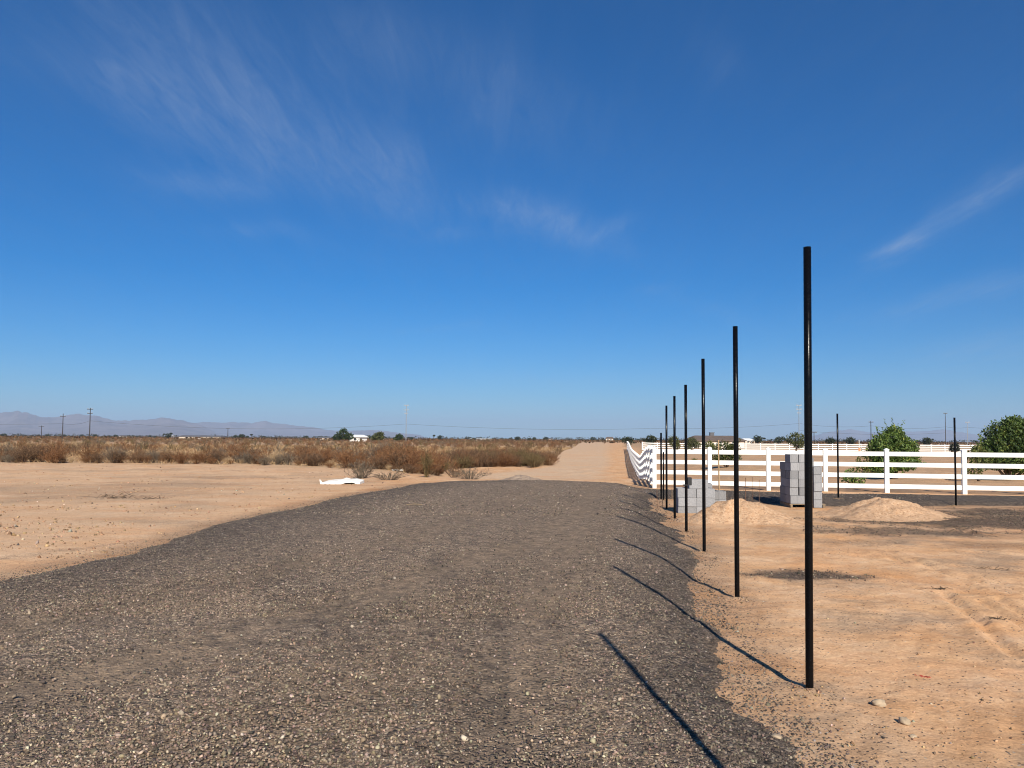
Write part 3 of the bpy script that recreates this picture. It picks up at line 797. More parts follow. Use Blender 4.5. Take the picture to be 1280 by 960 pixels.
stake(827.8, 606, 634.5, .007, M['stake'], 'thin pale stick on the sand between the short posts and the gravel edge', 'wooden_stick', 'stick', 'wooden stakes')
stake(932, 597, 634, .007, M['rebar'], 'thin rebar stake behind the orange sand heap, first to its right')
stake(941, 596, 628, .006, M['rebar'], 'thin rebar stake between the sand heap and the tall block stack, middle of three')
stake(949, 600, 636, .006, M['rebar'], 'thin rebar stake closest to the shaded side of the tall block stack')
stake(840, 598, 628, .006, M['stake'], 'thin pale stick behind the fifth black post', 'wooden_stick', 'stick', 'wooden stakes')
b = atz(1074, 566, -.1); k = empty('survey_marker', (b.x, b.y, hz(b.x, b.y))); tag(k, 'pale stake with an orange base standing behind the white fence', 'stake')
m = MB(); m.tube([(0, 0, 0), (0, 0, 1.9)], .05, 8); m.build('pole', M['panelwhite'], k)
m = MB(); m.box((0, -.09, .45), (.34, .05, .5), 0, .02); m.build('flag', M['orange'], k)

# ------------------------------------------------------------------ discarded panel, litter, twigs
c = atz(428, 604.5, 0); z0 = hz(c.x, c.y); wpx = 1 / F * c.y
root = empty('discarded_panel', (c.x, c.y, z0), R(4)); tag(root, 'white discarded board lying bent on the sand before the brush', 'board')
m = MB(); wd = 46 * wpx
xs = [-.5, -.34, -.12, 0, .12, .3, .42, .5]; zt = [.06, .08, .10, .15, .11, .12, .09, .07]; zb = [.0, .0, .0, .0, .05, .065, .01, .0]
front = [(x * wd, -.32, h) for x, h in zip(xs, zt)]; back = [(x * wd * .95 + .1, .35, h + .05) for x, h in zip(xs, zt)]
fb = [(x * wd, -.34, h) for x, h in zip(xs, zb)]; bb = [(x * wd * .95 + .1, .35, max(0, h) - .03) for x, h in zip(xs, zb)]
n = len(xs)
m.loft([[fb[i], front[i], back[i], bb[i]] for i in range(n)])
m.build('sheet', M['panelwhite'], root)
m = MB()
for i, (a, bz) in enumerate(((-.53, .16), (-.50, .12))): m.tube([(a * wd, -.3, -.02), (a * wd - .04, -.3, bz)], .02, 6)
m.build('broken_edge', M['panelwhite'], root)
p = atg(497, 589); rr = MB(); rr.box((0, 0, .06), (.55, .3, .10), .3, .02)
tag(rr.build('litter', M['panelwhite'], None, (p.x, p.y, hz(p.x, p.y))), 'small white scrap of litter in the dry brush above the white board', 'litter')
p = atz(518, 632, .1); rr = MB(); rr.tube([(-.18, 0, .02), (0, .01, .035), (.17, .05, .02)], .012, 6)
tag(rr.build('stick', M['pallet'], None, (p.x, p.y, htop1(p.x, p.y))), 'pale stick lying on the middle of the gravel road', 'stick')
def litter_plant(px, py, s, label, seed, m, name='dry_twigs', cat='twigs', n=26):
    p = atz(px, py); rng = random.Random(seed); mb = MB()
    for _ in range(n):
        a = rng.uniform(0, 6.28); r0 = rng.uniform(0, .5) * s; x0, y0 = math.cos(a) * r0 * 1.5, math.sin(a) * r0
        d = rng.uniform(0, 6.28); L = rng.uniform(.2, .6) * s
        mb.tube([(x0, y0, .004), (x0 + math.cos(d) * L * .5, y0 + math.sin(d) * L * .5, rng.uniform(.01, .12) * s), (x0 + math.cos(d) * L, y0 + math.sin(d) * L, rng.uniform(0, .2) * s)], [.010 * s ** .5 * .4, .008 * s ** .5 * .4, .003], 5)
    return tag(mb.build(name, m, None, (p.x, p.y, hz(p.x, p.y))), label, cat, None)
M['darktwig'] = mat('dark_twig', (.05, .035, .022), .95, 0, .3, 20)
litter_plant(1174, 738, .16, 'dark clump of dry twigs beside the tyre marks on the right sand', 1, M['darktwig'])
litter_plant(1240, 712, .24, 'brown clump of dead weed on the sand at the right', 2, M['darktwig'])
litter_plant(1245, 776, .13, 'dark scrap of twigs near the right edge of the photo, by the long rut', 3, M['darktwig'])
litter_plant(140, 623, .9, 'sparse dead weed lying on the left sand clearing', 4, M['darktwig'], n=34)
litter_plant(186, 624, .55, 'smaller dead weed lying on the left sand clearing beside a larger one', 5, M['darktwig'])
litter_plant(1155, 845, .055, 'tangle of red plastic string lying on the right sand', 6, M['red'], 'red_string', 'string', 16)

# ------------------------------------------------------------------ vegetation meshes
def ribbons(P0, P1, w, rng):
    """thin quads from P0 to P1 (n,3), half width w, random facing"""
    d = P1 - P0; d = d / (np.linalg.norm(d, axis=1, keepdims=True) + 1e-9)
    s = np.cross(d, rng.normal(size=d.shape)); s = s / (np.linalg.norm(s, axis=1, keepdims=True) + 1e-9)
    w = np.asarray(w).reshape(-1, 1)
    V = np.stack([P0 - s * w, P0 + s * w, P1 + s * w * .5, P1 - s * w * .5], 1)
    n = len(P0)
    return V.reshape(-1, 3), np.arange(n * 4).reshape(n, 4)
def quads(C, size, rng, asp=.5, up=0.0):
    n = len(C); a = rng.normal(size=(n, 3)); a[:, 2] += up; a /= np.linalg.norm(a, axis=1, keepdims=True)
    b = np.cross(a, rng.normal(size=(n, 3))); b /= np.linalg.norm(b, axis=1, keepdims=True)
    s = np.asarray(size).reshape(-1, 1)
    a = a * s; b = b * s * asp
    V = np.stack([C - a, C + b, C + a, C - b], 1)
    return V.reshape(-1, 3), np.arange(n * 4).reshape(n, 4)
def shrub_arrays(rng, h, w, kind, nst=60, nt=7, leaves=500, thick=.012):
    cols = {'brown': [(.140, .085, .050), (.195, .118, .068), (.09, .057, .038)], 'rust': [(.185, .088, .040), (.13, .063, .033), (.23, .122, .060)],
            'grey': [(.145, .115, .085), (.105, .082, .062), (.20, .158, .112)], 'olive': [(.135, .098, .046), (.092, .070, .034), (.175, .125, .06)],
            'straw': [(.43, .30, .17), (.36, .245, .135), (.50, .36, .215)]}[kind]
    cols = np.array(cols)
    th = rng.uniform(0, 2 * np.pi, nst); sp = rng.uniform(0, 1, nst) ** .6
    base = np.stack([np.cos(th) * sp * w * .12, np.sin(th) * sp * w * .12, np.full(nst, -.03)], -1)
    hh = h * rng.uniform(.6, 1.05, nst) * (1 - .38 * sp ** 2)
    tip = np.stack([np.cos(th) * sp * w * .5, np.sin(th) * sp * w * .5, hh], -1)
    mid = base * .45 + tip * .55; mid[:, 2] *= 1.0; mid[:, :2] *= .85
    mid += rng.normal(size=mid.shape) * .03
    parts = []
    def addr(a, b, wd):
        V, Fc = ribbons(a, b, wd, rng); c = cols[rng.integers(0, 3, len(a))] * rng.uniform(.75, 1.2, (len(a), 1))
        parts.append((V, Fc, np.repeat(c, 4, 0)))
    addr(base, mid, np.full(nst, thick)); addr(mid, tip, np.full(nst, thick * .7))
    t = rng.uniform(.35, 1, (nst * nt, 1)); i = np.repeat(np.arange(nst), nt)
    q = np.where(t < .5, base[i] + (mid[i] - base[i]) * t * 2, mid[i] + (tip[i] - mid[i]) * (t * 2 - 1))
    dv = rng.normal(size=q.shape) * .5 + (q - np.array([0, 0, h * .15])) / max(h, .1) * .5; dv[:, 2] += .35
    dv /= np.linalg.norm(dv, axis=1, keepdims=True)
    e = q + dv * rng.uniform(.10, .30, (len(q), 1)) * h
    addr(q, e, np.full(len(q), thick * .5))
    if leaves:
        j = rng.integers(0, len(e), leaves); C = q[j] + (e[j] - q[j]) * rng.uniform(.3, 1.1, (leaves, 1)) + rng.normal(size=(leaves, 3)) * .025
        V, Fc = quads(C, rng.uniform(.018, .04, leaves) * h ** .3, rng, .5)
        c = cols[rng.integers(0, 3, leaves)] * rng.uniform(.8, 1.4, (leaves, 1))
        
        parts.append((V, Fc, np.repeat(c, 4, 0)))
    V, Fc, T = join(parts); V[:, 2] = np.maximum(V[:, 2], -.05)
    return V, Fc, T
KINDS = ['brown', 'rust', 'grey', 'olive', 'straw']
LAB = {'brown': 'brown twiggy desert shrub growing in the dry scrub left of the dirt road', 'rust': 'rust-brown dried desert shrub growing in the scrub left of the dirt road',
       'grey': 'greyish bare-twigged desert shrub in the scrub left of the dirt road', 'olive': 'dull olive desert shrub with a few leaves in the scrub left of the dirt road',
       'straw': 'straw-coloured dry bunchgrass tuft in the scrub left of the dirt road'}
CAT = {k_: 'shrub' for k_ in KINDS}; CAT['straw'] = 'grass tuft'
SH = {}
for kd in KINDS:
    SH[kd] = []
    for v in range(4):
        rg = np.random.default_rng(100 + 10 * KINDS.index(kd) + v)
        if kd == 'straw': a = shrub_arrays(rg, .75, 1.0, kd, 90, 3, 0, .012)
        else: a = shrub_arrays(rg, 1.15, 1.9, kd, 80, 8, {'brown': 700, 'rust': 900, 'grey': 350, 'olive': 1000}[kd], .013)
        SH[kd].append(np_mesh('desert_shrub' if kd != 'straw' else 'grass_tuft', *a[:2], M['twig'], a[2]))
SHA = {}
for kd in KINDS:
    rg = np.random.default_rng(300 + KINDS.index(kd)); SHA[kd] = [shrub_arrays(rg, 1.1, 1.9, kd, 16, 3, 60, .035) if kd != 'straw' else shrub_arrays(rg, .7, 1.1, kd, 26, 1, 0, .03) for _ in range(4)]
# candidate spots in the scrub field
rg = np.random.default_rng(77)
cand = []
while len(cand) < 5200:
    y = math.sqrt(rg.uniform(24 ** 2, 420 ** 2)); q = rg.uniform(-.82, .10); x = q * y
    dens = (.9 if q > -.2 else .6) if y < 90 else (.8 if q > -.2 else .5)
    s0 = float(scrub_start(x, y))
    if y < s0 + .5 or rg.uniform() > dens: continue
    cand.append((x, y, s0))
near = [(x, y, s0) for x, y, s0 in cand if y < 150]
extra = []
while len(extra) < 340:
    y = math.sqrt(rg.uniform(28 ** 2, 95 ** 2)); x = rg.uniform(-.76, .10) * y; s0 = float(scrub_start(x, y))
    if y < s0 + .6: continue
    extra.append((x, y, s0))
# a dense front rim as in the photo
rim = []
for q in np.linspace(-.74, .055, 84):
    s0 = float(np.interp(q, BQ, BY)); y = s0 + abs(rg.normal()) * 1.2 + .8; rim.append((q * y + rg.normal() * .3, y, s0))
extra2 = []
while len(extra2) < 120:
    y = math.sqrt(rg.uniform(30 ** 2, 80 ** 2)); x = rg.uniform(-.18, .05) * y; s0 = float(scrub_start(x, y))
    if s0 + .7 < y < s0 + 26: extra2.append((x, y, s0))
while len(extra2) < 205:
    q = rg.uniform(-.075, .062); s0 = float(np.interp(q, BQ, BY)); y = s0 + .7 + 13 * rg.uniform() ** 1.4; extra2.append((q * y, y, s0))
allsp = sorted(extra2 + extra + rim + cand, key=lambda t: t[1] * (.68 if t[0] / t[1] > -.07 else 1.0))
def kind_at(x, y, s0):
    f = float(fbm(np.array([x]), np.array([y]), 9, 2, 95)[0]); r = rg.uniform()
    q = x / y
    if q > -.16 and q < -.03 and y < 75: return rg.choice(['rust', 'brown', 'brown', 'rust', 'rust', 'olive'])
    if q >= -.03: return rg.choice(['brown', 'rust', 'rust', 'brown', 'olive', 'straw'])
    dy_ = y - s0
    if dy_ < 7: return rg.choice(['brown', 'rust', 'rust', 'straw', 'brown', 'grey'])
    if dy_ < 26: return rg.choice(['straw', 'straw', 'brown', 'grey', 'rust'])
    if y > 80: return rg.choice(['rust', 'brown', 'rust', 'olive', 'grey', 'straw'])
    if f > .15: return rg.choice(['rust', 'brown', 'olive', 'straw', 'grey'])
    return rg.choice(['grey', 'brown', 'straw', 'rust', 'straw', 'brown'])
count = 0; rest = []
for (x, y, s0) in allsp:
    kd = str(kind_at(x, y, s0)); sc = float(np.clip(rg.normal(.74, .20), .35, 1.1))
    q = x / y
    if -.17 < q < .02 and y < 75: sc = min(sc * 1.25, 1.12)
    if y - s0 < 2.0: sc *= .8
    if q > -.07 and y < 85: sc = max(sc, .85) * 1.12
    if count < 294:
        o_ = link('desert_shrub' if kd != 'straw' else 'grass_tuft', SH[kd][int(rg.integers(0, 4))], None, (x, y, hz(x, y)), rg.uniform(0, 6.28))
        o_.scale = (sc * rg.uniform(.85, 1.25), sc * rg.uniform(.85, 1.2), sc * rg.uniform(.8, 1.1))
        tag(o_, LAB[kd], CAT[kd], {'brown': 'brown shrubs of the scrub field', 'rust': 'rust-brown shrubs of the scrub field', 'grey': 'grey shrubs of the scrub field',
                                   'olive': 'olive shrubs of the scrub field', 'straw': 'straw grass tufts of the scrub field'}[kd])
        count += 1
    else: rest.append((x, y, kd, sc))
parts = []
def place(a, x, y, z, sc, rot):
    V, Fc, T = a; ca, sa = math.cos(rot), math.sin(rot)
    Vn = np.stack([(V[:, 0] * ca - V[:, 1] * sa) * sc + x, (V[:, 0] * sa + V[:, 1] * ca) * sc + y, V[:, 2] * sc + z], -1)
    return Vn, Fc, T
rx_ = np.array([r_[0] for r_ in rest]); ry_ = np.array([r_[1] for r_ in rest]); zz_ = hbase(rx_, ry_)
for (x, y, kd, sc), z in zip(rest, zz_): parts.append(place(SHA[kd][int(rg.integers(0, 4))], x, y, float(z), sc, rg.uniform(0, 6.28)))
# very far scrub: whole clumps of larger faces
n = 9000
y = np.sqrt(rg.uniform(300 ** 2, 1500 ** 2, n)); q = rg.uniform(-.85, .85, n); x = q * y
ok = (x < 4.75 + .143 * (y - 25.4) - 8) | (y > 330); x, y = x[ok], y[ok]
for xi, yi in zip(x, y):
    k_ = 7; C = np.stack([xi + rg.normal(size=k_) * 1.1, yi + rg.normal(size=k_) * 1.1, rg.uniform(.1, 1.25, k_)], -1)
    V, Fc = quads(C, rg.uniform(.3, .75, k_), rg, .8); c = np.array([(.115, .068, .038), (.15, .080, .038), (.085, .062, .034)])[rg.integers(0, 3, k_)] * rg.uniform(.8, 1.2, (k_, 1))
    V[:, 2] = np.maximum(V[:, 2], -.05)
    parts.append((V, Fc, np.repeat(c, 4, 0)))
V, Fc, T = join(parts)
tag(link('far_scrub', np_mesh('far_scrub', V, Fc, M['twig'], T)), 'brown scrub merging into one band towards the horizon', 'scrub', None, 'stuff')
# dry grass between the shrubs
n = 190000
y = np.sqrt(rg.uniform(28 ** 2, 140 ** 2, n)); q = rg.uniform(-.80, .09, n); x = q * y
s0 = scrub_start(x, y); ok = (y > s0 + .6 + 1.5 * fbm(x, y, 2, 2, 98)) & (fbm(x, y, 3.2, 3, 97) + rg.uniform(-.45, .45, n) > -.05); x, y = x[ok], y[ok]
z = hbase(x, y)
P0_ = np.stack([x, y, z - .02], -1); hgt = rg.uniform(.05, .30, len(x))
P1_ = P0_ + np.stack([rg.normal(size=len(x)) * .14, rg.normal(size=len(x)) * .14, hgt], -1)
V, Fc = ribbons(P0_, P1_, .005 + .00018 * y, rg)
c = np.array([(.43, .30, .16), (.36, .24, .13), (.28, .17, .09)])[rg.integers(0, 3, len(x))] * rg.uniform(.8, 1.2, (len(x), 1))
tag(link('dry_grass', np_mesh('dry_grass', V, Fc, M['twig'], np.repeat(c, 4, 0))), 'short dry straw grass between the desert shrubs', 'grass', None, 'stuff')
# a few singular shrubs
def one_shrub(px, py, h, w, kd, label, seed, **kw):
    p = atg(px, py); a = shrub_arrays(np.random.default_rng(seed), h, w, kd, **kw)
    tag(link('desert_shrub', np_mesh('desert_shrub', *a[:2], M['twig'], a[2]), None, (p.x, p.y, hz(p.x, p.y))), label, 'shrub')
one_shrub(452, 598, .75, 1.5, 'grey', 'small dark brush just behind the white discarded board', 401, nst=60, leaves=400)
one_shrub(533, 597, 1.15, .6, 'olive', 'upright yellowish weed at the front of the scrub, right of the utility pole', 402, nst=40, leaves=250)
one_shrub(588, 599, .45, 2.0, 'grey', 'flattened heap of dead brush at the end of the scrub, near the gravel', 403, nst=70, leaves=150)
one_shrub(568, 597, .55, 1.2, 'brown', 'low brown brush beside the flattened dead brush', 404, nst=50, leaves=250)
one_shrub(486, 600, .35, 1.8, 'grey', 'low dead weed patch right of the white discarded board', 405, nst=60, leaves=100)
one_shrub(668, 584, 1.15, 2.4, 'olive', 'dark olive shrub at the scrub corner where the dirt road passes', 406, nst=90, leaves=1200)

# ------------------------------------------------------------------ trees and green bushes
def crown_arrays(rng, lobes, nleaf, size, cols, up=.3, shoots=0):
    cols = np.array(cols); Cs = []; 
    vol = np.array([l[3] * l[4] * l[5] for l in lobes]) ** .75; vol /= vol.sum()
    for l, f in zip(lobes, vol):
        k_ = max(8, int(nleaf * f)); d = rng.normal(size=(k_, 3)); d /= np.linalg.norm(d, axis=1, keepdims=True)
        r = rng.uniform(.25, 1.0, k_) ** .45
        bumps = 1 + .45 * fbm(d[:, 0] * 2 + d[:, 2], d[:, 1] * 2 - d[:, 2], .55, 2, int(rng.integers(1, 60)))
        Cs.append(np.array(l[:3]) + d * (r * bumps)[:, None] * np.array(l[3:6]))
    C = np.concatenate(Cs)
    cl = fbm(C[:, 0] + C[:, 2] * .7, C[:, 1] + C[:, 2], .5 * max(.6, lobes[0][3]), 2, 5)
    keep_ = cl > -.42; C = C[keep_]; cl = cl[keep_]
    V, Fc = quads(C, rng.uniform(.6, 1.25, len(C)) * size, rng, .45, up)
    t = np.clip(.5 + .9 * cl + rng.normal(size=len(C)) * .28, 0, 1)
    c = cols[0] * (1 - t)[:, None] + cols[1] * t[:, None]
    yel = rng.uniform(size=len(C)) < .07; c[yel] = cols[2]
    parts = [(V, Fc, np.repeat(c, 4, 0))]
    for _ in range(shoots):
        l = lobes[rng.integers(0, len(lobes))]; a = rng.uniform(0, 6.28)
        b0 = np.array([l[0] + math.cos(a) * l[3] * .6, l[1] + math.sin(a) * l[4] * .6, l[2] + l[5] * .6]); L = rng.uniform(.25, .6)
        dirv = np.array([math.cos(a) * .35, math.sin(a) * .35, 1.0]); k_ = 14
        tt = np.linspace(0, 1, k_)[:, None]; C2 = b0 + dirv * tt * L + rng.normal(size=(k_, 3)) * .02
        V, Fc = quads(C2, np.full(k_, size * .8), rng, .4, .6); parts.append((V, Fc, np.repeat(cols[1][None] * rng.uniform(.8, 1.2, (k_, 1)), 4, 0)))
        V, Fc = ribbons(b0[None], (b0 + dirv * L)[None], .008, rng); parts.append((V, Fc, np.repeat(cols[0][None], 4, 0)))
    return join(parts)
def trunk_mesh(rng, lobes, r, base_h=.4):
    m = MB(); 
    for i, l in enumerate(lobes):
        a = Vector((rng.uniform(-.06, .06), rng.uniform(-.06, .06), -.08)); b = Vector(l[:3])
        md = a.lerp(b, .45) + Vector((rng.uniform(-.08, .08), rng.uniform(-.08, .08), .05))
        m.tube([a, md, b, b + Vector((l[3] * .3 * rng.uniform(-1, 1), 0, l[5] * .6))], [r, r * .7, r * .42, r * .15], 7)
    return m.mesh('trunk', M['bark'], True)
def far_pos(px, D): 
    d = ray(px, 549); return (d.x * D / d.y, D)
GREEN = [(.045, .085, .020), (.17, .25, .055), (.33, .35, .08)]
YGREEN = [(.05, .075, .016), (.17, .185, .04), (.30, .26, .07)]
DGREEN = [(.018, .034, .012), (.055, .085, .024), (.10, .11, .035)]
def bush(p, lobes, nleaf, size, cols, label, seed, cat='bush', name='green_bush', r=.05, shoots=0, group=None, up=.3):
    rng = np.random.default_rng(seed)
    root = empty(name, (p[0], p[1], hz(p[0], p[1]))); tag(root, label, cat, group)
    a = crown_arrays(rng, lobes, nleaf, size, cols, up, shoots)
    link('crown', np_mesh('crown', *a[:2], M['leaf'], a[2]), root); link('trunk', trunk_mesh(rng, lobes, r), root)
    return root
p = atz(1117, 598)
bush(p, [(-.1, 0, 1.35, .80, .8, .75), (.55, .1, 1.15, .60, .65, .70), (-.6, 0, 1.2, .5, .6, .6), (.05, 0, 1.85, .48, .5, .48), (.1, -.1, .75, 1.0, .8, .45), (-.5, -.2, .5, .6, .5, .35)], 13000, .066, GREEN,
     'rounded green bush behind the white fence, between the two slim posts', 501, shoots=20)
p = atz(1262, 599)
bush(p, [(0, 0, 1.7, 1.05, 1.0, .95), (1.0, .2, 1.75, 1.0, .9, .9), (-.95, 0, 1.1, .55, .6, .62), (.3, 0, 2.3, .62, .6, .5), (1.3, 0, 1.0, .9, .8, .5), (-.5, 0, .95, .9, .8, .5), (.4, -.2, .8, 1.1, .8, .5)], 24000, .072,
     [(.030, .058, .016), (.13, .19, .045), (.28, .29, .07)], 'large dark green bush behind the white fence at the right edge', 502, r=.07, shoots=26)
p = atz(1084, 592)
bush(p, [(0, 0, .75, .55, .5, .55), (-.4, 0, .35, .4, .4, .3), (.35, 0, .4, .45, .4, .3)], 1300, .06, YGREEN, 'small yellow-green shrub at the left foot of the rounded green bush', 503, shoots=5)
p = atz(1062, 606)
bush(p, [(0, 0, .3, .35, .35, .28), (.3, 0, .2, .25, .25, .2)], 500, .06, GREEN, 'low green plant seen through the fence just right of the slim post', 504)
p = atz(1224, 601); 
bush(p, [(0, 0, .95, .45, .45, .55), (-.25, 0, .5, .35, .4, .35)], 900, .06, YGREEN, 'yellow-green shrub at the left foot of the large dark green bush', 505, shoots=3)
p = atz(908, 580.5)
bush(p, [(-.15, 0, 1.15, .60, .6, .65), (.45, 0, 1.05, .55, .6, .60), (-.6, 0, .75, .5, .5, .45), (.1, 0, .62, .9, .7, .38)], 3400, .075, [(.022, .036, .012), (.11, .125, .03), (.22, .2, .06)],
     'green bush behind the wooden stake and the white fence', 506, r=.05, shoots=4)
p = far_pos(866, 118)
bush(p, [(-.2, 0, 1.4, .9, .8, .8), (.6, 0, 1.0, .7, .7, .6), (-.7, 0, .8, .7, .7, .6)], 1700, .12, [(.035, .05, .016), (.12, .125, .036), (.2, .18, .06)], 'round olive-green tree in front of the brown-roofed house, left one', 507, 'tree', 'green_tree', .09)
p = far_pos(842, 118)
bush(p, [(0, 0, 1.5, .9, .8, 1.0), (.5, 0, .8, .6, .6, .6)], 1500, .12, [(.04, .055, .016), (.14, .14, .036), (.24, .2, .06)], 'olive tree seen between the fifth and sixth black posts', 508, 'tree', 'green_tree', .09)
p = far_pos(887, 118)
bush(p, [(0, 0, .95, .8, .7, .7), (.5, 0, .6, .6, .6, .5)], 1000, .12, YGREEN, 'low yellow-green bush beside the third black post, before the house', 509, r=.07)
p = atz(868, 575.5)
bush(p, [(0, 0, .25, .35, .35, .24)], 240, .06, YGREEN, 'tiny yellow weed in the paddock behind the fence, below the round tree', 510, r=.02)
p = far_pos(995, 118)
bush(p, [(0, 0, 2.0, 1.4, 1.2, 1.1), (.4, 0, 1.2, 1.0, .9, .6)], 900, .18, [(.04, .055, .016), (.12, .13, .036), (.18, .18, .06)], 'small round tree in the paddock behind the tallest post, by the pylon', 511, 'tree', 'green_tree', .12)
p = far_pos(1193, 118)
bush(p, [(0, 0, 1.0, .72, .7, .5), (0, 0, .55, .85, .8, .42), (.3, 0, 1.35, .4, .4, .3)], 1200, .11, [(.012, .02, .012), (.028, .038, .02), (.05, .055, .025)], 'dark rounded juniper bush far behind the right slim post', 512, r=.06)
# the two trees by the white-roofed house on the left
bush(far_pos(429, 300), [(0, 0, 2.9, 2.6, 2.4, 2.0), (2.2, 0, 2.1, 2.0, 2, 1.5), (-2.4, 0, 1.8, 1.9, 2, 1.3), (.1, 0, 4.4, 1.3, 1.3, 1.0)], 1700, .36, DGREEN, 'dark green tree left of the small white building on the horizon', 513, 'tree', 'green_tree', .2)
bush(far_pos(473, 300), [(0, 0, 2.2, 2.3, 2.2, 1.7), (.6, 0, 3.0, 1.5, 1.5, 1.1), (-1.5, 0, 1.6, 1.4, 1.5, 1.1)], 1300, .36, [(.045, .06, .02), (.12, .125, .035), (.2, .18, .06)], 'yellow-green tree right of the small white building on the horizon', 514, 'tree', 'green_tree', .2)
bush(far_pos(499, 330), [(0, 0, 2.0, 1.8, 1.8, 1.5), (-1.5, 0, 1.4, 1.2, 1.3, .9)], 700, .36, DGREEN, 'small dark tree just left of the tall steel pole', 515, 'tree', 'green_tree', .15)

# ------------------------------------------------------------------ buildings
def house(px, D, w, d, wall_h, roof_h, m_wall, m_roof, label, rz=0.0, chimney=None, hip=.25, zoff=0.0, windows=2, name='house'):
    x, y = far_pos(px, D); root = empty(name, (x, y, float(hbase(x, y)) + zoff), rz); tag(root, label, 'house' if name == 'house' else 'building')
    m = MB(); m.box((0, 0, wall_h / 2 - .2), (w, d, wall_h + .4)); m.build('wall', m_wall, root)
    m = MB(); e = .5; W2, D2 = w / 2 + e, d / 2 + e; r0 = w / 2 * (1 - hip)
    z1, z2 = wall_h + .02, wall_h + roof_h
    vs = [(-W2, -D2, z1), (W2, -D2, z1), (W2, D2, z1), (-W2, D2, z1), (-r0, 0, z2), (r0, 0, z2), (-W2, -D2, z1 - .18), (W2, -D2, z1 - .18), (W2, D2, z1 - .18), (-W2, D2, z1 - .18)]
    m.add(vs, [(0, 1, 5, 4), (1, 2, 5), (2, 3, 4, 5), (3, 0, 4), (6, 7, 1, 0), (7, 8, 2, 1), (8, 9, 3, 2), (9, 6, 0, 3), (9, 8, 7, 6)])
    rf = m.build('roof', m_roof, root)
    if chimney is not None:
        m = MB(); m.box((chimney, .3, z2 + .25), (1.1, .8, 1.0)); m.box((chimney, .3, z2 + .80), (1.3, 1.0, .12)); m.build('chimney', M['roofgrey'], rf)
    for k_ in range(windows):
        wx = -w / 2 + (k_ + .7) * w / (windows + .4)
        m = MB(); m.box((wx, -d / 2 - .03, wall_h * .55), (1.3, .08, 1.2)); f = m.build('window', M['whitewall'], root)
        m = MB(); m.box((wx, -d / 2 - .055, wall_h * .55), (1.1, .06, 1.0)); m.build('pane', M['glass'], f)
    return root
house(892, 205, 13.5, 9, 2.15, 1.25, M['stucco'], M['roofbrown'], 'low house with a long brown roof and chimney behind the far fence', R(4), -.4, .22, -.3, 3)
house(448, 310, 5.2, 4.5, 2.0, .9, M['whitewall'], M['roofwhite'], 'small white building between two trees on the left horizon', R(-25), None, .1, 0, 1, 'white_building')
house(601, 700, 20, 10, 1.4, .4, M['stucco'], M['roofwhite'], 'long low pale building on the horizon right of the tall steel pole', 0, None, .05, 0, 4, 'white_building')
house(405, 560, 8, 7, 1.6, .8, M['stucco'], M['roofgrey'], 'pale house on the horizon left of the dark green tree', R(10))
house(155, 800, 8, 8, 2.0, 1.0, M['whitewall'], M['roofgrey'], 'white house on the left horizon beyond the tallest wooden pole', R(12))
house(213, 850, 6, 6, 2.3, .8, M['whitewall'], M['roofwhite'], 'small white house on the left horizon near a lone dark tree', R(-8))
house(252, 560, 30, 9, 1.8, .9, M['stucco'], M['roofgrey'], 'long dark-roofed barn on the left horizon by the short pole', R(3), None, .06, 0, 3, 'barn')
house(686, 900, 7, 7, 2.2, 1.0, M['stucco'], M['roofgrey'], 'tiny white house on the horizon above the scrub corner', R(15))
house(762, 640, 6, 6, 2.8, 1.2, M['stucco'], M['roofbrown'], 'tiny tan house at the far end of the dirt road', R(-10))
house(933, 480, 7, 7, 2.0, 1.2, M['stucco'], M['roofwhite'], 'small white-roofed house on the horizon right of the second black post', R(20))

# ------------------------------------------------------------------ distant trees along the horizon
TM = []
for v in range(6):
    rng = np.random.default_rng(600 + v)
    lob = [(0, 0, 3.0, 2.6 * rng.uniform(.7, 1.2), 2.4, 1.9)] + [(rng.uniform(-2.4, 2.4), rng.uniform(-1, 1), rng.uniform(1.6, 3.8), rng.uniform(1.0, 1.7), 1.4, rng.uniform(.9, 1.4)) for _ in range(3)]
    if v == 5: lob = [(0, 0, 6.2, 1.3, 1.3, .9), (.3, 0, 5.7, 1.1, 1.1, .6)]
    a = crown_arrays(rng, lob, 420, .5, [(.022, .033, .018), (.05, .065, .03), (.08, .085, .035)], .2)
    TM.append((np_mesh('crown', *a[:2], M['leaf'], a[2]), trunk_mesh(rng, lob, .16)))
rg = np.random.default_rng(700)
n_ = 0
for i in range(100):
    px = rg.uniform(-40, 1320); D = rg.uniform(520, 1000)
    if 700 < px < 775 and D < 700: D = rg.uniform(750, 1100)
    v = int(rg.integers(0, 6)); x, y = far_pos(px, D)
    pm_ = rg.uniform(.45, .85)
    if v == 5: pm_ *= .9
    root = empty('distant_tree' if v != 5 else 'palm_tree', (x, y, -.1), rg.uniform(0, 6.28)); root.scale = (pm_ * rg.uniform(.8, 1.5),) * 2 + (pm_,)
    if v != 5: tag(root, 'small dark green tree among those dotting the flat horizon', 'tree', 'dark trees dotting the horizon')
    else: tag(root, 'tall thin palm-like tree poking above the flat horizon', 'palm', 'palms dotting the horizon')
    link('crown', TM[v][0], root); link('trunk', TM[v][1], root)
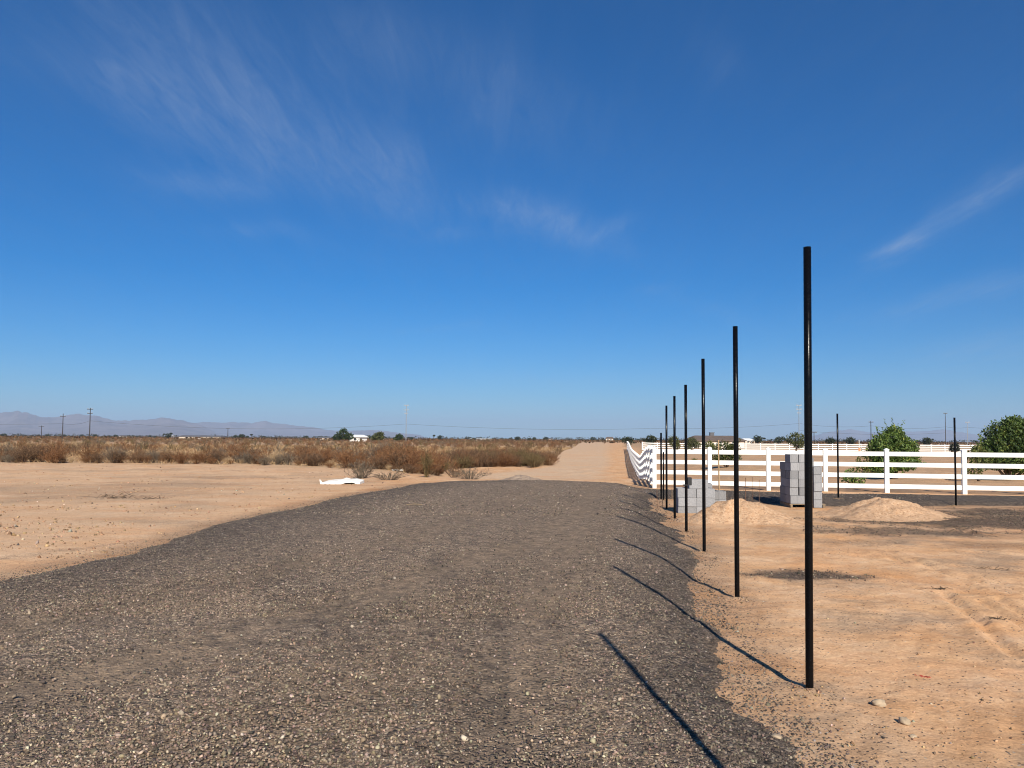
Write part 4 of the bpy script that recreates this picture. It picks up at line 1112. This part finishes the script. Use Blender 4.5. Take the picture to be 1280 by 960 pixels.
for px, D, s, lab in ((786, 190, .55, 'bushy dark tree behind the far corner of the white fence'), (813, 210, .7, 'dark conical tree behind the far fence, left of the sixth black post'),
                      (947, 330, .9, 'dark tree on the horizon between the two nearest tall posts'), (1037, 300, .75, 'dark green tree behind the far fence left of the slim post'),
                      (1063, 320, .8, 'dark green tree behind the far fence right of the slim post'), (1158, 300, .8, 'dark spreading tree behind the far fence near the dark juniper'),
                      (974, 330, .8, 'dark tree on the horizon just left of the tallest black post'), (210, 500, .8, 'lone dark tree on the left horizon by the white house')):
    x, y = far_pos(px, D); root = empty('distant_tree', (x, y, float(hbase(x, y)) - .2), px); root.scale = (s, s, s); tag(root, lab, 'tree')
    v = int(px) % 5; link('crown', TM[v][0], root); link('trunk', TM[v][1], root)
# hedge-like far tree line: too many to count
parts = []
n = 1500
y = rg.uniform(900, 1600, n); q = rg.uniform(-.85, .85, n); x = q * y
for xi, yi in zip(x, y):
    hh = rg.uniform(1.5, 4.5) * (1.25 if xi > 0 else 1); k_ = 12
    C = np.stack([xi + rg.normal(size=k_) * 2.2, yi + rg.normal(size=k_) * 1.5, rg.uniform(.1, 1, k_) * hh], -1)
    V, Fc = quads(C, rg.uniform(.5, 1.1, k_), rg, .8); c = np.array([(.03, .04, .022), (.05, .055, .03), (.075, .06, .04)])[rg.integers(0, 3, k_)]
    parts.append((V, Fc, np.repeat(c, 4, 0)))
V, Fc, T = join(parts)
tag(link('far_treeline', np_mesh('far_treeline', V, Fc, M['leaf'], T)), 'thin dark line of trees merging along the horizon', 'tree line', None, 'stuff')

# ------------------------------------------------------------------ utility poles and wires
POLES = {}
def upole(key, px, pyt, D, label, arms, m, r=.21, steel=False):
    t = atD(px, pyt, D); H = t.z - float(hbase(t.x, t.y)); root = empty('utility_pole', (t.x, t.y, float(hbase(t.x, t.y)))); tag(root, label, 'utility pole', 'utility poles')
    k = MB(); k.tube([(0, 0, -.3), (0, 0, H)], [r, r * .65], 10); k.build('shaft', m, root)
    tops = []
    for dz, wd in arms:
        k = MB(); k.box((0, -r, H - dz), (wd, .16, .20)); k.build('crossarm', m, root)
        for s in (-1, -.55, .55, 1):
            k = MB(); k.tube([(s * wd * .46, -r, H - dz + .1), (s * wd * .46, -r, H - dz + .5)], [.09, .06], 6); k.build('insulator', M['insul'], root)
        tops.append((t.x, t.y - r, H - dz + .5, wd))
    POLES[key] = (t.x, t.y, H, tops)
upole('a', 113, 510, 300, 'tallest dark wooden utility pole on the left horizon', [(.5, 2.4), (2.2, 2.0)], M['polewood'])
upole('b', 79, 517, 330, 'dark utility pole left of the tallest wooden pole, with one high crossarm', [(1.2, 2.4)], M['polewood'])
upole('c', 52, 532, 420, 'short utility pole with a wide crossarm at the far left', [(.4, 3.0)], M['polewood'])
upole('d', 285, 535, 420, 'short dark pole standing alone on the left horizon', [(.3, 2.2)], M['polewood'])
upole('e', 508, 506, 320, 'tall pale steel utility pole with two crossarms above the scrub', [(.4, 1.9), (2.2, 2.1), (3.8, 1.4)], M['polesteel'], .17)
upole('f', 998.5, 506, 330, 'tall steel pole with stacked crossarms beside the tallest black post', [(.3, 2.2), (2.0, 2.3), (3.6, 1.6)], M['polesteel'], .17)
upole('g', 1017.5, 540, 340, 'short utility pole on the horizon just right of the tallest black post', [(.3, 2.4)], M['polewood'])
upole('h', 1088.5, 526, 330, 'dark pole top rising behind the rounded green bush', [(.6, 2.0)], M['polewood'])
upole('i', 1181.5, 516, 330, 'slender pole just left of the slim post with a dark juniper below', [(.4, 1.6)], M['polewood'], .15)
upole('j', 1209, 527, 330, 'utility pole left of the large dark green bush', [(.5, 1.8)], M['polesteel'], .15)
def wire(p, q, sag, label, group, r=.035):
    k = MB(); p = Vector(p); q = Vector(q); n = 18
    pts = [p.lerp(q, i / n) - p - Vector((0, 0, sag * 4 * (i / n) * (1 - i / n))) for i in range(n + 1)]
    k.tube(pts, r, 5); tag(k.build('power_line', M['wire'], None, p), label, 'power line', group)
def P(key, z, dx=0): x, y, H, t = POLES[key]; return (x + dx, y - .2, z)
L1 = POLES['b'][0] - 140
wire((L1, 345, 7.9), P('b', 6.9), 1.0, 'power line entering from the left edge to the wooden poles', 'power lines')
wire(P('b', 6.9, .15), P('a', 7.6), .8, 'power line between the two dark wooden poles', 'power lines')
wire(P('a', 7.6, .15), P('e', 7.6, -.15), 2.6, 'long sagging power line from the wooden pole to the pale steel pole', 'power lines')
wire(P('e', 7.6, .15), (60, 330, 6.6), 1.2, 'power line running right from the pale steel pole above the dirt road', 'power lines')
wire((60.2, 330, 6.6), P('f', 9.2, -.15), .8, 'power line reaching the tall steel pole from the left', 'power lines')
wire(P('f', 9.2, .15), P('h', 8.4, -.1), .9, 'upper power line between the tall steel pole and the green bush pole', 'power lines')
wire(P('h', 8.4, .15), P('i', 8.2, -.1), .9, 'power line between the bush pole and the slender pole', 'power lines')
wire(P('i', 8.2, .15), P('j', 8.0, -.1), .4, 'short power line between the two poles beside the large bush', 'power lines')
wire(P('j', 8.0, .15), (270, 335, 8.2), .9, 'power line leaving behind the large dark green bush', 'power lines')
wire(P('f', 6.2, .15), P('i', 5.6, -.1), 1.2, 'lower power line crossing the sky behind the slim post', 'power lines')

# ------------------------------------------------------------------ mountains
def mountains(prof, D, depth, label, seed, amp=.35):
    pxs = np.linspace(prof[0][0], prof[-1][0], 420); ys = np.interp(pxs, [p_[0] for p_ in prof], [p_[1] for p_ in prof])
    dirs = [ray(float(px), float(py)) for px, py in zip(pxs, ys)]
    az = np.array([d.x / d.y for d in dirs]); el = np.array([d.z / d.y for d in dirs])
    H = np.maximum(el * D + CAMZ, 2)
    H = H * (1 + .06 * fbm(pxs, pxs * 0 + seed, 9, 4, seed)) + 6 * fbm(pxs, pxs * 0, 4, 3, seed + 1)
    nr = 60; t = np.linspace(0, 1.6, nr)[:, None]
    yy_ = D - depth * (1 - t) + 0 * H[None]
    xx_ = az[None] * D + (yy_ - D) * az[None]
    spur = fbm(xx_ * 1.0 + .4 * (yy_ - D), yy_ * .55, 900, 5, seed + 2)
    prf = np.where(t < 1, t ** 1.25, np.maximum(0, 1 - (t - 1) / .6) ** 1.2)
    edge_ = np.clip(np.minimum(np.arange(420), np.arange(420)[::-1]) / 25, 0, 1)[None]
    Zm = H[None] * prf * (1 + amp * spur * np.clip(4 * t * (1.05 - t), 0, 1) * 2) * edge_ - 3
    V = np.stack([xx_, yy_, Zm], -1).reshape(-1, 3)
    tag(link('mountains', np_mesh('mountains', V, grid_faces(nr, 420), M['mount'], None, True)), label, None, None, 'structure')
M['mount'] = mat('desert_mountain_rock', (.165, .130, .120), .95, 0, .35, .0035, .1)
mountains([(-260, 530), (-160, 524), (-60, 518), (0, 516.5), (25, 513.5), (40, 517), (52, 520.5), (75, 520), (95, 517), (118, 518.5), (140, 523.5), (160, 525), (190, 524), (212, 522), (230, 524), (246, 528), (262, 536), (280, 545), (300, 552)], 11500, 3600, 'hazy pinkish mountain range along the left horizon', 1)
mountains([(215, 548), (232, 532), (246, 529), (262, 527.5), (280, 528), (292, 526.5), (308, 527), (316, 529), (332, 526.5), (352, 529), (372, 532), (392, 534), (410, 537), (430, 538.5), (462, 537), (478, 538), (500, 541), (525, 543.5), (545, 549)], 14500, 2800, 'fainter blue mountain range at the middle of the left horizon', 2)
mountains([(985, 553), (1010, 546), (1032, 541), (1052, 538), (1064, 536), (1085, 540), (1105, 541), (1135, 538.5), (1160, 539), (1178, 537), (1205, 541), (1240, 545), (1290, 548), (1340, 552)], 17500, 2500, 'very faint distant mountains behind the right-hand poles', 3)

# ------------------------------------------------------------------ haze
m = bpy.data.materials.new('desert_haze'); m.use_nodes = True
nt = m.node_tree; nt.nodes.remove(nt.nodes['Principled BSDF'])
v = nt.nodes.new('ShaderNodeVolumePrincipled'); v.inputs['Color'].default_value = (.58, .74, 1.0, 1); v.inputs['Density'].default_value = 8.0e-5; v.inputs['Anisotropy'].default_value = 0.0
nt.links.new(v.outputs[0], nt.nodes['Material Output'].inputs['Volume'])
k = MB(); k.box((0, 9900, 253), (50000, 22000, 514)); hz_o = k.build('haze', m); tag(hz_o, 'thin pale desert haze over the plain', None, None, 'stuff')

# ------------------------------------------------------------------ sun, sky, clouds
SUN_EL, SUN_AZ = R(33.5), R(170)                    # azimuth clockwise from +Y: behind the camera, to the right
sd_ = Vector((math.sin(SUN_AZ) * math.cos(SUN_EL), math.cos(SUN_AZ) * math.cos(SUN_EL), math.sin(SUN_EL)))
sun_d = bpy.data.lights.new('sun', 'SUN'); sun_d.energy = 4.7; sun_d.angle = R(.53); sun_d.color = (1, .92, .79)
sun = bpy.data.objects.new('sun', sun_d); sun.rotation_euler = (-sd_).to_track_quat('-Z', 'Y').to_euler(); sun.location = (20, -60, 60); col.objects.link(sun)
w = bpy.data.worlds.new('World'); scene.world = w; w.use_nodes = True
nt = w.node_tree
class WN(NT):
    def __init__(s, t): s.t = t
k = WN(nt)
sky = k.n('ShaderNodeTexSky', sky_type='NISHITA'); sky.sun_disc = False; sky.sun_elevation = SUN_EL; sky.sun_rotation = SUN_AZ
sky.altitude = 400; sky.air_density = 1.0; sky.dust_density = 0.25; sky.ozone_density = 3.0
hsv = k.n('ShaderNodeHueSaturation'); hsv.inputs['Saturation'].default_value = 1.22; hsv.inputs['Value'].default_value = 1.0; k.l(k.mix(1.0, sky.outputs[0], (.50, .765, 1.07), 'MULTIPLY'), hsv.inputs['Color'])
Gd = k.n('ShaderNodeTexCoord').outputs['Generated']
sp_ = k.n('ShaderNodeSeparateXYZ'); k.l(Gd, sp_.inputs[0])
zc = k.math('ADD', k.math('MAXIMUM', sp_.outputs[2], 0.0), .06)
cx = k.math('DIVIDE', sp_.outputs[0], zc); cy = k.math('DIVIDE', sp_.outputs[1], zc)
cv = k.n('ShaderNodeCombineXYZ'); k.l(cx, cv.inputs[0]); k.l(cy, cv.inputs[1])
mp = k.n('ShaderNodeMapping'); mp.inputs['Rotation'].default_value = (0, 0, R(12)); mp.inputs['Scale'].default_value = (2.1, .40, 1); k.l(cv.outputs[0], mp.inputs['Vector'])
n1 = k.n('ShaderNodeTexNoise'); n1.inputs['Scale'].default_value = 1.6; n1.inputs['Detail'].default_value = 9; n1.inputs['Roughness'].default_value = .62; n1.inputs['Distortion'].default_value = 1.6; k.l(mp.outputs[0], n1.inputs['Vector'])
n2 = k.n('ShaderNodeTexNoise'); n2.inputs['Scale'].default_value = 8.5; n2.inputs['Detail'].default_value = 10; n2.inputs['Roughness'].default_value = .72; n2.inputs['Distortion'].default_value = 1.0; k.l(mp.outputs[0], n2.inputs['Vector'])
fil = k.math('MULTIPLY', k.ramp(n1.outputs['Fac'], [(.30, (.22, .22, .22)), (.74, (1, 1, 1))]), k.ramp(n2.outputs['Fac'], [(.28, (.25, .25, .25)), (.72, (1, 1, 1))]))
# wisps at fixed compass bearings and elevations: u = x/y, v = z/y (forward half of the sky)
fy = k.math('MAXIMUM', sp_.outputs[1], .02)
U = k.math('DIVIDE', sp_.outputs[0], fy); Vv = k.math('DIVIDE', sp_.outputs[2], fy)
n3 = k.n('ShaderNodeTexNoise'); n3.inputs['Scale'].default_value = 7; n3.inputs['Detail'].default_value = 6; k.l(Gd, n3.inputs['Vector'])
s3 = k.n('ShaderNodeSeparateColor'); k.l(n3.outputs['Color'], s3.inputs['Color'])
U = k.math('ADD', U, k.math('MULTIPLY', k.math('SUBTRACT', s3.outputs[0], .5), .10)); Vv = k.math('ADD', Vv, k.math('MULTIPLY', k.math('SUBTRACT', s3.outputs[1], .5), .08))
tot = None
for px, py, L, wd, ang, st in ((640, 262, 60, 26, -12, .8), (722, 291, 66, 19, -22, .95), (775, 290, 30, 10, 25, .5), (565, 298, 40, 10, 3, .45),
                               (250, 228, 70, 16, -8, .75), (205, 130, 210, 45, -22, .75), (380, 170, 170, 60, -30, .6), (470, 215, 60, 40, -40, .5), (320, 290, 50, 10, -6, .4),
                               (560, 80, 180, 55, -25, .55), (200, 40, 160, 60, -25, .5), (1135, 298, 34, 12, 28, 1.3), (1190, 268, 90, 18, 30, .6), (1262, 225, 50, 18, 35, .6),
                               (1235, 360, 90, 14, 14, .65), (1160, 380, 90, 12, 8, .4), (1240, 440, 110, 20, 10, .6), (890, 392, 60, 9, -18, .3), (900, 60, 30, 30, -70, .3), (545, 410, 60, 5, 0, .35), (690, 470, 60, 6, -3, .3),
                               (690, 475, 700, 30, 0, .12), (830, 365, 40, 8, 8, .25)):
    cu, cvv = (px - 640) / F, (548 - py) / F; a = R(ang)
    du = k.math('SUBTRACT', U, cu); dv = k.math('SUBTRACT', Vv, cvv)
    p1 = k.math('ADD', k.math('MULTIPLY', du, math.cos(a) * F / L), k.math('MULTIPLY', dv, math.sin(a) * F / L))
    p2 = k.math('ADD', k.math('MULTIPLY', du, -math.sin(a) * F / wd), k.math('MULTIPLY', dv, math.cos(a) * F / wd))
    r2 = k.math('ADD', k.math('MULTIPLY', p1, p1), k.math('MULTIPLY', p2, p2))
    g = k.math('MULTIPLY', k.math('EXPONENT', k.math('MULTIPLY', r2, -1.0)), st)
    tot = g if tot is None else k.math('ADD', tot, g)
fwd = k.math('GREATER_THAN', sp_.outputs[1], .05)
tot = k.math('MULTIPLY', tot, fwd)
cl = k.math('MULTIPLY', fil, k.math('ADD', k.math('MULTIPLY', tot, .38), .04))
cl = k.math('MINIMUM', cl, .75)
c = k.mix(cl, hsv.outputs[0], (4.6, 5.6, 7.2))
bg = nt.nodes['Background']; k.l(c, bg.inputs['Color']); bg.inputs['Strength'].default_value = .058

# ------------------------------------------------------------------ render settings
scene.view_settings.view_transform = 'Standard'; scene.view_settings.look = 'None'; scene.view_settings.gamma = 1; scene.view_settings.exposure = .62
scene.render.engine = 'CYCLES'
cy_ = scene.cycles
cy_.max_bounces = 4; cy_.diffuse_bounces = 2; cy_.glossy_bounces = 2; cy_.volume_bounces = 0; cy_.transmission_bounces = 2; cy_.transparent_max_bounces = 4
cy_.filter_width = 1.05; cy_.use_denoising = True; cy_.denoiser = 'OPENIMAGEDENOISE'; cy_.denoising_input_passes = 'RGB_ALBEDO_NORMAL'; cy_.denoising_prefilter = 'ACCURATE'
